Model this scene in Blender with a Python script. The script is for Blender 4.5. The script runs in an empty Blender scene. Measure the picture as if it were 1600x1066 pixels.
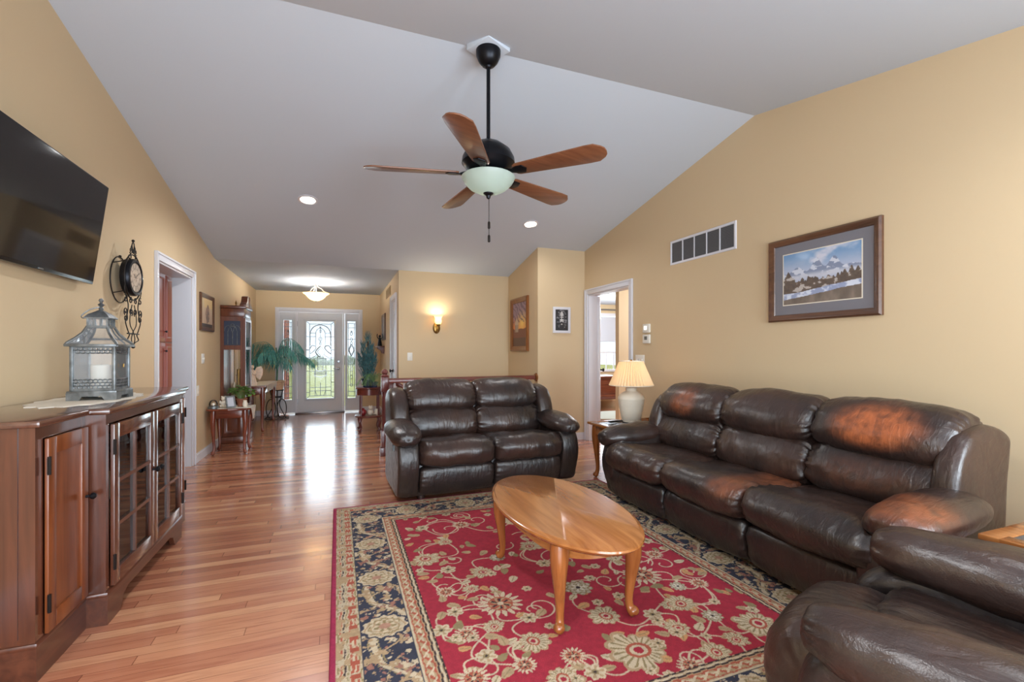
import bpy, bmesh, math, random
import numpy as np
from mathutils import Vector, Matrix
R = math.radians
C = bpy.context.scene.collection
random.seed(7)

# ------------------------------------------------------------------ camera
cam = bpy.data.cameras.new('camera'); camo = bpy.data.objects.new('camera', cam); C.objects.link(camo)
camo.location = (0, 0, 1.2374); camo.rotation_euler = (R(90), 0, -0.362)
cam.sensor_width = 36.0; cam.lens = 719.4*36/1600; cam.shift_y = (550.23-533)/1600
cam.clip_start = 0.05; cam.clip_end = 200
sc = bpy.context.scene; sc.camera = camo
sc.view_settings.view_transform = 'Standard'; sc.view_settings.look = 'None'
sc.view_settings.gamma = 1.0; sc.view_settings.exposure = 1.05
sc.cycles.use_denoising = True; sc.cycles.max_bounces = 10; sc.cycles.diffuse_bounces = 6
sc.cycles.transparent_max_bounces = 24; sc.cycles.sample_clamp_indirect = 4.0
sc.cycles.caustics_reflective = False; sc.cycles.caustics_refractive = False

# ------------------------------------------------------------------ sky, daylight and added fill lights
world = bpy.data.worlds.new('sky'); sc.world = world; world.use_nodes = True
bgn = world.node_tree.nodes['Background']; bgn.inputs[0].default_value = (0.80, 0.90, 1.0, 1); bgn.inputs[1].default_value = 0.62

def area(name, loc, rot, sx, sy, power, col=(1, 1, 1)):
    l = bpy.data.lights.new(name, 'AREA'); l.shape = 'RECTANGLE'; l.size = sx; l.size_y = sy; l.energy = power; l.color = col
    o = bpy.data.objects.new(name, l); C.objects.link(o); o.location = loc; o.rotation_euler = rot
    return o
def point(name, loc, power, col, rad=0.05):
    l = bpy.data.lights.new(name, 'POINT'); l.energy = power; l.color = col; l.shadow_soft_size = rad
    o = bpy.data.objects.new(name, l); C.objects.link(o); o.location = loc
    return o
def spot(name, loc, power, col, ang=120, rad=0.06):
    l = bpy.data.lights.new(name, 'SPOT'); l.energy = power; l.color = col; l.spot_size = R(ang); l.spot_blend = 0.6; l.shadow_soft_size = rad
    o = bpy.data.objects.new(name, l); C.objects.link(o); o.location = loc
    return o
DAY = (0.78, 0.90, 1.0); WARM = (1.0, 0.90, 0.74)
# daylight through the glazed doors and windows behind the camera
area('daylight_patio', (0.0, -1.22, 1.05), (R(90), 0, 0), 2.4, 1.8, 78, DAY)
area('daylight_rear', (2.35, -1.22, 1.45), (R(90), 0, R(12)), 1.3, 1.3, 66, DAY)
# daylight through the front door glass and the bedroom window
area('daylight_front', (-0.33, 10.75, 1.15), (R(-90), 0, 0), 1.7, 2.0, 36, DAY)
area('daylight_bedroom', (6.4, 10.5, 1.35), (R(-90), 0, 0), 1.4, 1.4, 22, (0.8, 0.9, 1.0))
point('bedroom_fill', (5.3, 5.3, 2.15), 50, (0.92, 0.96, 1.0), 0.15)  # added fill point without a lamp, brightens the bedroom near the door
point('bedroom_fill_far', (5.7, 8.3, 2.1), 60, (0.92, 0.96, 1.0), 0.15)  # second added fill point, for the far end of the bedroom
area('kitchen_fill', (-1.70, 6.95, 1.3), (R(90), 0, R(90)), 1.2, 1.8, 7, DAY)  # unseen panel added behind the wall to brighten the pantry front

# ------------------------------------------------------------------ materials
def lin(c):
    return tuple(((v/255)/12.92 if v/255 <= 0.04045 else ((v/255+0.055)/1.055)**2.4) for v in c)
class NT:
    def __init__(s, name):
        s.m = bpy.data.materials.new(name); s.m.use_nodes = True; s.t = s.m.node_tree
        s.b = s.t.nodes['Principled BSDF']
    def n(s, typ, **kw):
        nd = s.t.nodes.new(typ)
        for k, v in kw.items():
            if k.startswith('i_'):
                key = k[2:]; key = int(key) if key.isdigit() else key.replace('_', ' ')
                nd.inputs[key].default_value = v
            else: setattr(nd, k, v)
        return nd
    def l(s, a, b): s.t.links.new(a, b)
    def mth(s, op, a, b=None):
        nd = s.t.nodes.new('ShaderNodeMath'); nd.operation = op
        for i, v in enumerate((a, b)):
            if v is None: continue
            if isinstance(v, (int, float)): nd.inputs[i].default_value = v
            else: s.l(v, nd.inputs[i])
        return nd.outputs[0]
    def mix(s, f, a, b, blend='MIX'):
        nd = s.t.nodes.new('ShaderNodeMix'); nd.data_type = 'RGBA'; nd.blend_type = blend
        for k, v in ((0, f), (6, a), (7, b)):
            if isinstance(v, (int, float)): nd.inputs[k].default_value = v
            elif isinstance(v, tuple): nd.inputs[k].default_value = (*v[:3], 1)
            else: s.l(v, nd.inputs[k])
        return nd.outputs[2]
    def ramp(s, f, stops):
        nd = s.t.nodes.new('ShaderNodeValToRGB'); cr = nd.color_ramp
        while len(cr.elements) < len(stops): cr.elements.new(0.5)
        for e, (p, c) in zip(cr.elements, stops): e.position = p; e.color = (*c, 1)
        s.l(f, nd.inputs[0]); return nd.outputs[0]
    def coord(s, kind='Object', scale=(1, 1, 1)):
        tc = s.t.nodes.new('ShaderNodeTexCoord'); mp = s.t.nodes.new('ShaderNodeMapping'); mp.inputs['Scale'].default_value = scale
        s.l(tc.outputs[kind], mp.inputs[0]); return mp.outputs[0]
    def bump(s, h, strength, dist=0.01):
        b = s.n('ShaderNodeBump', i_Strength=strength, i_Distance=dist); s.l(h, b.inputs['Height']); s.l(b.outputs[0], s.b.inputs['Normal'])
    def set(s, **k):
        for a, v in k.items():
            key = a.replace('_', ' ')
            if isinstance(v, tuple): v = (*v[:3], 1)
            s.b.inputs[key].default_value = v
        return s

def plain(name, c, rough=0.5, metal=0.0, noise=0.0, nscale=8, bump=0.0, bscale=60, spec=0.5, coat=0.0):
    s = NT(name); col = lin(c); s.set(Base_Color=col, Roughness=rough, Metallic=metal, Specular_IOR_Level=spec, Coat_Weight=coat)
    if noise:
        nz = s.n('ShaderNodeTexNoise', i_Scale=nscale, i_Detail=4.0); s.l(s.coord(), nz.inputs[0])
        a = tuple(max(0, v*(1-noise)) for v in col); b = tuple(min(1, v*(1+noise)) for v in col)
        s.l(s.ramp(nz.outputs[0], [(0.3, a), (0.7, b)]), s.b.inputs['Base Color'])
    if bump:
        nz = s.n('ShaderNodeTexNoise', i_Scale=bscale, i_Detail=3.0); s.l(s.coord(), nz.inputs[0]); s.bump(nz.outputs[0], bump, 0.004)
    return s.m
def wood(name, c1, c2, axis='Z', rough=0.3, coat=0.25, scale=1.0, dark=None):
    s = NT(name); st = {'X': (1.2, 14, 14), 'Y': (14, 1.2, 14), 'Z': (14, 14, 1.2)}[axis]
    v = s.coord(scale=tuple(q*scale for q in st))
    nz = s.n('ShaderNodeTexNoise', i_Scale=1.6, i_Detail=5.0, i_Distortion=1.2); s.l(v, nz.inputs[0])
    col = s.ramp(nz.outputs[0], [(0.3, lin(c1)), (0.68, lin(c2))])
    n2 = s.n('ShaderNodeTexNoise', i_Scale=9.0, i_Detail=2.0); s.l(v, n2.inputs[0])
    col = s.mix(s.mth('MULTIPLY', n2.outputs[0], 0.35), col, lin(dark or c1))
    s.l(col, s.b.inputs['Base Color']); s.set(Roughness=rough, Coat_Weight=coat, Coat_Roughness=0.12)
    s.bump(n2.outputs[0], 0.04, 0.002)
    return s.m
def emis(name, c, strength, base=None):
    s = NT(name); s.set(Base_Color=lin(base or c), Emission_Color=lin(c), Emission_Strength=strength, Roughness=0.4); return s.m
def vcol(name, rough=0.6, coat=0.0, fuzz=0.0, fscale=250, coatr=0.05):
    s = NT(name); a = s.n('ShaderNodeAttribute', attribute_name='col'); col = a.outputs['Color']
    if fuzz:
        nz = s.n('ShaderNodeTexNoise', i_Scale=fscale, i_Detail=2.0); s.l(s.coord(), nz.inputs[0])
        col = s.mix(1.0, col, s.ramp(nz.outputs[0], [(0.3, (1-fuzz,)*3), (0.7, (1+fuzz*0.5,)*3)]), 'MULTIPLY')
        s.bump(nz.outputs[0], 0.35, 0.003)
    s.l(col, s.b.inputs['Base Color']); s.set(Roughness=rough, Coat_Weight=coat, Coat_Roughness=coatr, Specular_IOR_Level=0.3 if fuzz else 0.5); return s.m
def clear_glass(name, tint=(1, 1, 1), refl=0.9, rough=0.0, bump=0.0, ior=1.45):
    s = NT(name); t = s.t; out = t.nodes['Material Output']; t.nodes.remove(s.b)
    tr = s.n('ShaderNodeBsdfTransparent'); tr.inputs[0].default_value = (*tint, 1)
    gl = s.n('ShaderNodeBsdfGlossy', i_Roughness=rough); gl.inputs[0].default_value = (refl, refl, refl, 1)
    fr = s.n('ShaderNodeFresnel', i_IOR=ior); mx = s.n('ShaderNodeMixShader')
    if bump:
        nz = s.n('ShaderNodeTexNoise', i_Scale=60.0, i_Detail=2.0); s.l(s.coord(), nz.inputs[0])
        bp = s.n('ShaderNodeBump', i_Strength=bump, i_Distance=0.005); s.l(nz.outputs[0], bp.inputs['Height']); s.l(bp.outputs[0], gl.inputs['Normal'])
    s.l(fr.outputs[0], mx.inputs[0]); s.l(tr.outputs[0], mx.inputs[1]); s.l(gl.outputs[0], mx.inputs[2]); s.l(mx.outputs[0], out.inputs[0])
    return s.m
def glare_glass(name, glare=0.13):  # pale diffuse share stands in for window light reflected by the panes
    m = clear_glass(name); t = m.node_tree; out = t.nodes['Material Output']; src = out.inputs[0].links[0].from_socket
    df = t.nodes.new('ShaderNodeBsdfDiffuse'); df.inputs[0].default_value = (0.8, 0.82, 0.84, 1); mx = t.nodes.new('ShaderNodeMixShader'); mx.inputs[0].default_value = glare
    t.links.new(src, mx.inputs[1]); t.links.new(df.outputs[0], mx.inputs[2]); t.links.new(mx.outputs[0], out.inputs[0]); return m
def translucent(name, c, tw=0.5, rough=0.6, emit=0.0):
    s = NT(name); t = s.t; out = t.nodes['Material Output']
    s.set(Base_Color=lin(c), Roughness=rough, Emission_Color=lin(c), Emission_Strength=emit)
    tl = s.n('ShaderNodeBsdfTranslucent'); tl.inputs[0].default_value = (*lin(c), 1); mx = s.n('ShaderNodeMixShader'); mx.inputs[0].default_value = tw
    s.l(s.b.outputs[0], mx.inputs[1]); s.l(tl.outputs[0], mx.inputs[2]); s.l(mx.outputs[0], out.inputs[0]); return s.m

def leather(name, base=(38, 29, 27), warm=(70, 47, 38), rough=0.33):
    s = NT(name); v = s.coord()
    n1 = s.n('ShaderNodeTexNoise', i_Scale=3.0, i_Detail=4.0); s.l(v, n1.inputs[0])
    col = s.ramp(n1.outputs[0], [(0.35, lin(base)), (0.8, lin(warm))])
    at = s.n('ShaderNodeAttribute', attribute_name='worn'); n3 = s.n('ShaderNodeTexNoise', i_Scale=22.0, i_Detail=5.0); s.l(v, n3.inputs[0])
    w = s.mth('MULTIPLY', at.outputs['Fac'], s.ramp(n3.outputs[0], [(0.3, (0.35,)*3), (0.62, (1,)*3)]))
    col = s.mix(w, col, lin((168, 92, 52))); s.l(col, s.b.inputs['Base Color'])
    # creases and grain
    mp = s.coord(scale=(1.0, 1.0, 1.0)); n2 = s.n('ShaderNodeTexNoise', i_Scale=11.0, i_Detail=4.0, i_Distortion=0.9, i_Roughness=0.5); s.l(mp, n2.inputs[0])
    vo = s.n('ShaderNodeTexVoronoi', i_Scale=260.0); s.l(mp, vo.inputs[0])
    mp2 = s.coord(scale=(3.2, 1.0, 1.0)); n4 = s.n('ShaderNodeTexNoise', i_Scale=9.0, i_Detail=4.0, i_Distortion=0.8); s.l(mp2, n4.inputs[0])
    h = s.mth('ADD', s.mth('MULTIPLY', n2.outputs[0], 0.4), s.mth('ADD', s.mth('MULTIPLY', n4.outputs[0], 0.75), s.mth('MULTIPLY', vo.outputs['Distance'], 0.03)))
    s.bump(h, 0.42, 0.02)
    rr = s.ramp(n3.outputs[0], [(0.2, (rough-0.06,)*3), (0.8, (rough+0.1,)*3)]); s.l(rr, s.b.inputs['Roughness'])
    s.set(Specular_IOR_Level=0.55, Coat_Weight=0.18, Coat_Roughness=0.25); return s.m

def floor_mat():
    s = NT('oak_strip_floor'); v = s.coord('Object'); sp = s.n('ShaderNodeSeparateXYZ'); s.l(v, sp.inputs[0])
    W, L = 0.062, 0.95
    ry = s.mth('DIVIDE', sp.outputs[1], W); row = s.mth('FLOOR', ry); fy = s.mth('FRACT', ry)
    wn = s.n('ShaderNodeTexWhiteNoise', noise_dimensions='1D'); s.l(row, wn.inputs['W'])
    rx = s.mth('ADD', s.mth('DIVIDE', sp.outputs[0], L), s.mth('MULTIPLY', wn.outputs[0], 7.3)); pl = s.mth('FLOOR', rx); fx = s.mth('FRACT', rx)
    cb = s.n('ShaderNodeCombineXYZ'); s.l(row, cb.inputs[0]); s.l(pl, cb.inputs[1])
    w2 = s.n('ShaderNodeTexWhiteNoise', noise_dimensions='2D'); s.l(cb.outputs[0], w2.inputs['Vector'])
    base = s.ramp(w2.outputs[0], [(0.0, lin((150, 92, 70))), (0.35, lin((176, 114, 86))), (0.7, lin((190, 130, 98))), (1.0, lin((202, 148, 112)))])
    mp = s.n('ShaderNodeMapping'); mp.inputs['Scale'].default_value = (2.2, 26, 1); s.l(v, mp.inputs[0])
    off = s.n('ShaderNodeVectorMath', operation='ADD'); s.l(mp.outputs[0], off.inputs[0]); s.l(w2.outputs['Color'], off.inputs[1])
    gn = s.n('ShaderNodeTexNoise', i_Scale=1.7, i_Detail=6.0, i_Distortion=1.0); s.l(off.outputs[0], gn.inputs[0])
    col = s.mix(s.ramp(gn.outputs[0], [(0.45, (0, 0, 0)), (0.75, (0.55,)*3)]), base, lin((140, 78, 56)))
    gy = s.mth('LESS_THAN', s.mth('MINIMUM', fy, s.mth('SUBTRACT', 1.0, fy)), 0.02)
    gx = s.mth('LESS_THAN', s.mth('MINIMUM', fx, s.mth('SUBTRACT', 1.0, fx)), 0.0018)
    g = s.mth('MAXIMUM', gx, gy); col = s.mix(s.mth('MULTIPLY', g, 0.7), col, lin((88, 44, 26)))
    s.l(col, s.b.inputs['Base Color'])
    h = s.mth('ADD', s.mth('MULTIPLY', gn.outputs[0], 0.35), s.mth('ADD', s.mth('MULTIPLY', g, -1.0), s.mth('MULTIPLY', w2.outputs[0], 0.5)))
    s.bump(h, 0.10, 0.004)
    s.set(Roughness=0.22, Coat_Weight=0.45, Coat_Roughness=0.13, Specular_IOR_Level=0.5); return s.m

def paint(name, c, rough=0.75):
    return plain(name, c, rough, bump=0.06, bscale=180, spec=0.25)

WALL = paint('wall_paint_tan', (208, 185, 150)); CEIL = paint('ceiling_paint', (198, 207, 218), 0.9); WHITE = plain('white_trim', (214, 214, 220), 0.35)
GREYW = plain('grey_door_white', (203, 204, 208), 0.4); FLOOR = floor_mat()
LEATHER = leather('brown_leather'); LEATHER2 = leather('dark_leather', (30, 24, 24), (52, 38, 32), 0.36); LEATHER3 = leather('vinyl_side', (44, 44, 47), (58, 56, 57), 0.42)
OAK = wood('honey_oak', (140, 82, 38), (178, 116, 62), 'Y', 0.22, 0.5); OAKZ = wood('honey_oak_leg', (128, 70, 32), (166, 100, 50), 'Z', 0.25, 0.4)
CHERRY = wood('cherry_cabinet', (70, 38, 27), (98, 55, 38), 'Z', 0.22, 0.75); CHERRYX = wood('cherry_rail', (70, 38, 27), (98, 55, 38), 'X', 0.3, 0.4)
CHERRYD = wood('cherry_door', (104, 52, 24), (136, 74, 38), 'Z', 0.3, 0.35); CHERRYTOP = wood('cherry_top', (72, 44, 34), (96, 62, 48), 'X', 0.16, 0.8)
MAHOG = wood('mahogany', (92, 38, 24), (138, 68, 42), 'Z', 0.26, 0.4); MAHOGX = wood('mahogany_rail', (92, 38, 24), (138, 68, 42), 'X', 0.26, 0.4)
WALNUT = wood('walnut_clock', (84, 42, 28), (120, 66, 42), 'Z', 0.28, 0.4); REDWOOD = wood('red_cherry_cupboard', (98, 36, 26), (130, 54, 38), 'Z', 0.35, 0.3)
RAIL = wood('stair_rail_stain', (92, 40, 34), (124, 60, 48), 'X', 0.28, 0.4); RAILZ = wood('newel_stain', (84, 38, 36), (116, 58, 52), 'Z', 0.28, 0.4)
BLADE = wood('fan_blade_wood', (104, 62, 40), (134, 86, 58), 'X', 0.34, 0.15); FRAMEW = wood('picture_frame_wood', (78, 50, 36), (108, 74, 52), 'X', 0.3, 0.3)
FRAMEG = wood('amber_frame_wood', (112, 62, 26), (150, 92, 44), 'Z', 0.3, 0.3)
BLACK = plain('black_iron', (34, 28, 26), 0.45, 0.6); BRONZE = plain('dark_bronze', (30, 31, 36), 0.35, 0.75); SCREEN = plain('tv_screen', (16, 16, 18), 0.06, spec=0.6); TVB = plain('tv_bezel', (14, 14, 16), 0.25, spec=0.6)
SILVER = plain('brushed_nickel', (150, 150, 152), 0.3, 0.9); ZINC = plain('distressed_zinc', (122, 126, 128), 0.42, 0.75, noise=0.4, nscale=22, bump=0.3, bscale=40); BRASS = plain('antique_brass', (150, 116, 62), 0.3, 0.9)
CREAM = plain('cream_ceramic', (226, 216, 198), 0.4, bump=0.1, bscale=30); IVORY = plain('ivory_wax', (232, 228, 216), 0.5); LACE = plain('lace_cloth', (222, 214, 200), 0.9, bump=0.6, bscale=220)
GLASS = clear_glass('clear_glass'); GLAREGLASS = glare_glass('glare_lantern_glass'); CABGLASS = clear_glass('cabinet_door_glass', ior=2.0); LEADGLASS = clear_glass('bevelled_door_glass', (0.93, 0.95, 0.95), 0.9, 0.03, 0.25); CAME = plain('lead_came', (84, 88, 92), 0.35, 0.8)  # lantern panes: reflected light painted in as diffuse white
BEVEL = plain('bevelled_clear_strip', (205, 212, 214), 0.15, spec=0.8)
SHADE = translucent('pleated_shade', (232, 212, 178), 0.4, 0.8, 0.05); BOWLW = translucent('frosted_lit_bowl', (250, 236, 206), 0.6, 0.5, 0.25); BOWLG = translucent('alabaster_bowl', (170, 182, 176), 0.3, 0.35, 0.06)
SCONCEG = translucent('sconce_glass', (252, 236, 200), 0.5, 0.5, 0.25); CANLENS = emis('can_lens', (255, 246, 228), 5.0)
LEAFT = plain('teal_leaf', (64, 134, 128), 0.5, noise=0.3, nscale=30); LEAFG = plain('green_leaf', (104, 136, 62), 0.5, noise=0.4, nscale=30); LEAFB = plain('blue_green_needles', (76, 124, 130), 0.55, noise=0.5, nscale=30); LEAFD = plain('fern_green', (70, 110, 78), 0.5, noise=0.4, nscale=30)
TERRA = plain('terracotta', (150, 92, 68), 0.6, noise=0.2); BASKET = plain('peach_basket', (214, 176, 140), 0.7, noise=0.2, nscale=60, bump=0.8, bscale=90); POTBLUE = plain('blue_glazed_pot', (44, 50, 84), 0.2, noise=0.3)
PICT = vcol('painted_print', 0.45, 0.35, coatr=0.1); RUGM = vcol('wool_pile', 0.97, 0.0, 0.22, 260); DIAL = vcol('clock_dial', 0.5); PLASTIC = plain('white_plastic', (226, 222, 212), 0.4); GRILLE = plain('grille_dark', (62, 62, 66), 0.6)
TANVENT = plain('tan_vent', (150, 120, 78), 0.6); BLIND = plain('roller_blind', (190, 192, 200), 0.8); BED = plain('bed_cover', (214, 222, 232), 0.9); PALE = plain('pale_rug', (196, 200, 190), 0.95); LAWN = plain('lawn_grass', (186, 186, 104), 0.95, noise=0.25, nscale=3)
BRICK = plain('red_brick', (150, 92, 76), 0.9, noise=0.4, nscale=14); CONCRETE = plain('porch_concrete', (190, 186, 178), 0.9); SLATE = plain('slate_inlay', (66, 70, 78), 0.25); RED = plain('red_glaze', (150, 48, 52), 0.3)
HEDGE = plain('tree_line_green', (120, 134, 96), 0.95, noise=0.3, nscale=2); SOIL = plain('potting_soil', (60, 44, 34), 0.95); BLACKP = plain('black_plastic', (20, 20, 22), 0.35)

# ------------------------------------------------------------------ mesh helpers
def nb(): return bmesh.new()
def merge(bm, b2, M=None):
    if M is not None: bmesh.ops.transform(b2, matrix=M, verts=b2.verts)
    me = bpy.data.meshes.new('tmp'); b2.to_mesh(me); b2.free(); bm.from_mesh(me); bpy.data.meshes.remove(me)
NBOX = [0]; JIT = [0.00003]
def box(bm, x0, x1, y0, y1, z0, z1, bev=0.0, seg=2, M=None):
    NBOX[0] += 1; e = JIT[0]*(NBOX[0]*7 % 11)          # hairline size differences so that no two faces coincide
    x0, x1 = sorted((x0, x1)); y0, y1 = sorted((y0, y1)); z0, z1 = sorted((z0, z1))
    if min(x1-x0, y1-y0, z1-z0) > 0.003: x0 += e; x1 -= e; y0 += e; y1 -= e; z0 += e if z0 > 0.002 else 0; z1 -= e
    b = nb(); bmesh.ops.create_cube(b, size=1.0, matrix=Matrix.Translation(((x0+x1)/2, (y0+y1)/2, (z0+z1)/2)) @ Matrix.Diagonal((abs(x1-x0), abs(y1-y0), abs(z1-z0), 1)))
    if bev: bmesh.ops.bevel(b, geom=b.edges[:], offset=bev, segments=seg, affect='EDGES', profile=0.5)
    merge(bm, b, M); return bm
def lathe(bm, prof, n=32, loc=(0, 0, 0), M=None, squash=(1, 1), ribs=0, ribamp=0.0):
    b = nb(); rings = []
    for r, z in prof:
        ring = []
        for k in range(n):
            a = 2*math.pi*k/n; rr = r*(1+ribamp*(1 if k % 2 else -1)) if ribs else r
            ring.append(b.verts.new((rr*math.cos(a)*squash[0], rr*math.sin(a)*squash[1], z)))
        rings.append(ring)
    for i in range(len(rings)-1):
        for k in range(n): b.faces.new((rings[i][k], rings[i][(k+1) % n], rings[i+1][(k+1) % n], rings[i+1][k]))
    if prof[0][0] > 1e-4: b.faces.new(rings[0][::-1])
    if prof[-1][0] > 1e-4: b.faces.new(rings[-1])
    bmesh.ops.remove_doubles(b, verts=b.verts, dist=1e-5); bmesh.ops.recalc_face_normals(b, faces=b.faces)
    T = Matrix.Translation(loc); merge(bm, b, T @ M if M is not None else T); return bm
def sphere(bm, loc, r, sx=1, sy=1, sz=1, u=20, v=12):
    b = nb(); bmesh.ops.create_uvsphere(b, u_segments=u, v_segments=v, radius=r)
    merge(bm, b, Matrix.Translation(loc) @ Matrix.Diagonal((sx, sy, sz, 1))); return bm
def crom(pts, n, closed=False):
    P = [Vector(p) for p in pts]; m = len(P); out = []
    segs = m if closed else m-1
    for k in range(n):
        t = k/n*segs if closed else k/(n-1)*segs
        i = min(int(t), segs-1); f = t-i
        g = (lambda q: P[q % m]) if closed else (lambda q: P[max(0, min(m-1, q))])
        p0, p1, p2, p3 = g(i-1), g(i), g(i+1), g(i+2)
        out.append(0.5*((2*p1)+(p2-p0)*f+(2*p0-5*p1+4*p2-p3)*f*f+(3*p1-p0-3*p2+p3)*f**3))
    return out
def tube(bm, pts, r, n=8, closed=False, sq=None, cap=True):
    P = [Vector(p) for p in pts]; m = len(P); b = nb(); rings = []
    rad = r if isinstance(r, (list, tuple)) else [r]*m
    up = None
    for i in range(m):
        a = P[(i-1) % m] if (closed or i > 0) else P[i]; c = P[(i+1) % m] if (closed or i < m-1) else P[i]
        t = (c-a); t = t.normalized() if t.length > 1e-9 else Vector((0, 0, 1))
        if up is None:
            up = Vector((0, 0, 1)) if abs(t.z) < 0.9 else Vector((1, 0, 0))
        s = t.cross(up)
        s = s.normalized() if s.length > 1e-6 else t.orthogonal().normalized()
        up = s.cross(t).normalized(); ring = []
        for k in range(n):
            an = 2*math.pi*(k+0.5)/n; ca, sa = math.cos(an), math.sin(an)
            if sq: ca = math.copysign(abs(ca)**sq, ca); sa = math.copysign(abs(sa)**sq, sa)
            ring.append(b.verts.new(P[i]+(s*ca+up*sa)*rad[i]))
        rings.append(ring)
    for i in range(m if closed else m-1):
        A, B = rings[i], rings[(i+1) % m]
        for k in range(n): b.faces.new((A[k], A[(k+1) % n], B[(k+1) % n], B[k]))
    if not closed and cap: b.faces.new(rings[0][::-1]); b.faces.new(rings[-1])
    bmesh.ops.recalc_face_normals(b, faces=b.faces); merge(bm, b); return bm
def prism(bm, poly, lo, hi, axis='X', bev=0.0, M=None):
    b = nb()
    mk = {'X': lambda p, h: (h, p[0], p[1]), 'Y': lambda p, h: (p[0], h, p[1]), 'Z': lambda p, h: (p[0], p[1], h)}[axis]
    A = [b.verts.new(mk(p, lo)) for p in poly]; B = [b.verts.new(mk(p, hi)) for p in poly]; n = len(poly)
    b.faces.new(A[::-1]); b.faces.new(B)
    for i in range(n): b.faces.new((A[i], A[(i+1) % n], B[(i+1) % n], B[i]))
    bmesh.ops.recalc_face_normals(b, faces=b.faces)
    if bev: bmesh.ops.bevel(b, geom=b.edges[:], offset=bev, segments=2, affect='EDGES', profile=0.5)
    merge(bm, b, M); return bm
def frame_bm(w, h, prof):
    """mitred frame in the XZ plane, front towards -Y; prof = [(inset, outward)]"""
    b = nb(); loops = []
    for ins, o in prof:
        x, z = w/2-ins, h/2-ins
        loops.append([b.verts.new((sx*x, -o, sz*z)) for sx, sz in ((-1, -1), (1, -1), (1, 1), (-1, 1))])
    for i in range(len(loops)-1):
        for k in range(4): b.faces.new((loops[i][k], loops[i][(k+1) % 4], loops[i+1][(k+1) % 4], loops[i+1][k]))
    bmesh.ops.recalc_face_normals(b, faces=b.faces); return b
def mesh_obj(name, me, mat, parent=None, sharp=35):
    for m in (mat if isinstance(mat, (list, tuple)) else [mat]): me.materials.append(m)
    me.polygons.foreach_set('use_smooth', np.ones(len(me.polygons), bool)); me.set_sharp_from_angle(angle=R(sharp))
    o = bpy.data.objects.new(name, me); C.objects.link(o)
    if parent is not None: o.parent = parent
    return o
def obj(name, bm, mat, parent=None, sharp=35):
    me = bpy.data.meshes.new(name); bm.to_mesh(me); bm.free(); return mesh_obj(name, me, mat, parent, sharp)
def np_obj(name, V, Q, mat, parent=None, attr=None, val=None, sharp=80):
    me = bpy.data.meshes.new(name); nV, nQ = len(V), len(Q)
    me.vertices.add(nV); me.vertices.foreach_set('co', np.asarray(V, np.float32).ravel())
    me.loops.add(nQ*4); me.loops.foreach_set('vertex_index', np.asarray(Q, np.int32).ravel())
    me.polygons.add(nQ); me.polygons.foreach_set('loop_start', np.arange(0, nQ*4, 4, dtype=np.int32))
    me.update(calc_edges=True); me.validate()
    if attr == 'col':
        a = me.color_attributes.new('col', 'FLOAT_COLOR', 'POINT'); a.data.foreach_set('color', np.asarray(val, np.float32).ravel())
    elif attr:
        a = me.attributes.new(attr, 'FLOAT', 'POINT'); a.data.foreach_set('value', np.asarray(val, np.float32).ravel())
    return mesh_obj(name, me, mat, parent, sharp)
def thing(name, label, cat, loc=(0, 0, 0), rz=0.0, group=None):
    o = bpy.data.objects.new(name, None); C.objects.link(o); o.location = loc; o.rotation_euler = (0, 0, rz); o.empty_display_size = 0.1
    o['label'] = label; o['category'] = cat
    if group: o['group'] = group
    return o
def tag(o, label, cat, group=None):
    o['label'] = label; o['category'] = cat
    if group: o['group'] = group
    return o
def struct(name, bm, mat, parent=None, sharp=35, label=None, cat=None):
    o = obj(name, bm, mat, parent, sharp)
    if parent is None: o['kind'] = 'structure'
    return o
def fresh(name, bm, mat, origin, label, cat, group=None, rz=0.0, sharp=35):
    """single-mesh thing built around its own base"""
    o = obj(name, bm, mat, None, sharp); o.location = origin; o.rotation_euler = (0, 0, rz); return tag(o, label, cat, group)
# numpy value noise
def vnoise(x, y, seed=0):
    xi, yi = np.floor(x).astype(int), np.floor(y).astype(int); fx, fy = x-xi, y-yi
    fx, fy = fx*fx*(3-2*fx), fy*fy*(3-2*fy)
    def h(a, b):
        n = (a*374761393+b*668265263+seed*1442695041) & 0x7fffffff; n = ((n ^ (n >> 13))*1274126177) & 0x7fffffff
        return ((n ^ (n >> 16)) & 0xffff)/65535.0
    return (h(xi, yi)*(1-fx)+h(xi+1, yi)*fx)*(1-fy)+(h(xi, yi+1)*(1-fx)+h(xi+1, yi+1)*fx)*fy
def fbm(x, y, seed=0, o=4):
    s = 0; a = 0.5
    for k in range(o): s = s+a*vnoise(x*2**k, y*2**k, seed+k); a *= 0.5
    return s/(1-0.5**o)
def canvas(name, w, h, nx, ny, fn, mat, parent, y=0.0):
    """painted flat panel in XZ facing -Y; fn(u, v) -> rgb 0..255 arrays, u right, v up"""
    u, v = np.meshgrid(np.linspace(0, 1, nx+1), np.linspace(0, 1, ny+1)); rgb = fn(u, v)
    c = np.clip(np.stack(rgb, -1)/255.0, 0, 1); c = np.where(c <= 0.04045, c/12.92, ((c+0.055)/1.055)**2.4)
    V = np.stack([(u-0.5)*w, np.full_like(u, y), (v-0.5)*h], -1).reshape(-1, 3)
    i = np.arange((nx+1)*(ny+1)).reshape(ny+1, nx+1)
    Q = np.stack([i[:-1, :-1], i[:-1, 1:], i[1:, 1:], i[1:, :-1]], -1).reshape(-1, 4)
    return np_obj(name, V, Q, mat, parent, 'col', np.concatenate([c.reshape(-1, 3), np.ones((len(V), 1))], 1))
def lerp(m, a, b): return [x*(1-m)+y*m for x, y in zip(a, b)]
def full(u, c): return [np.full_like(u, float(q)) for q in c]
def sstep(a, b, x):
    t = np.clip((x-a)/(b-a), 0, 1); return t*t*(3-2*t)

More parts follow.
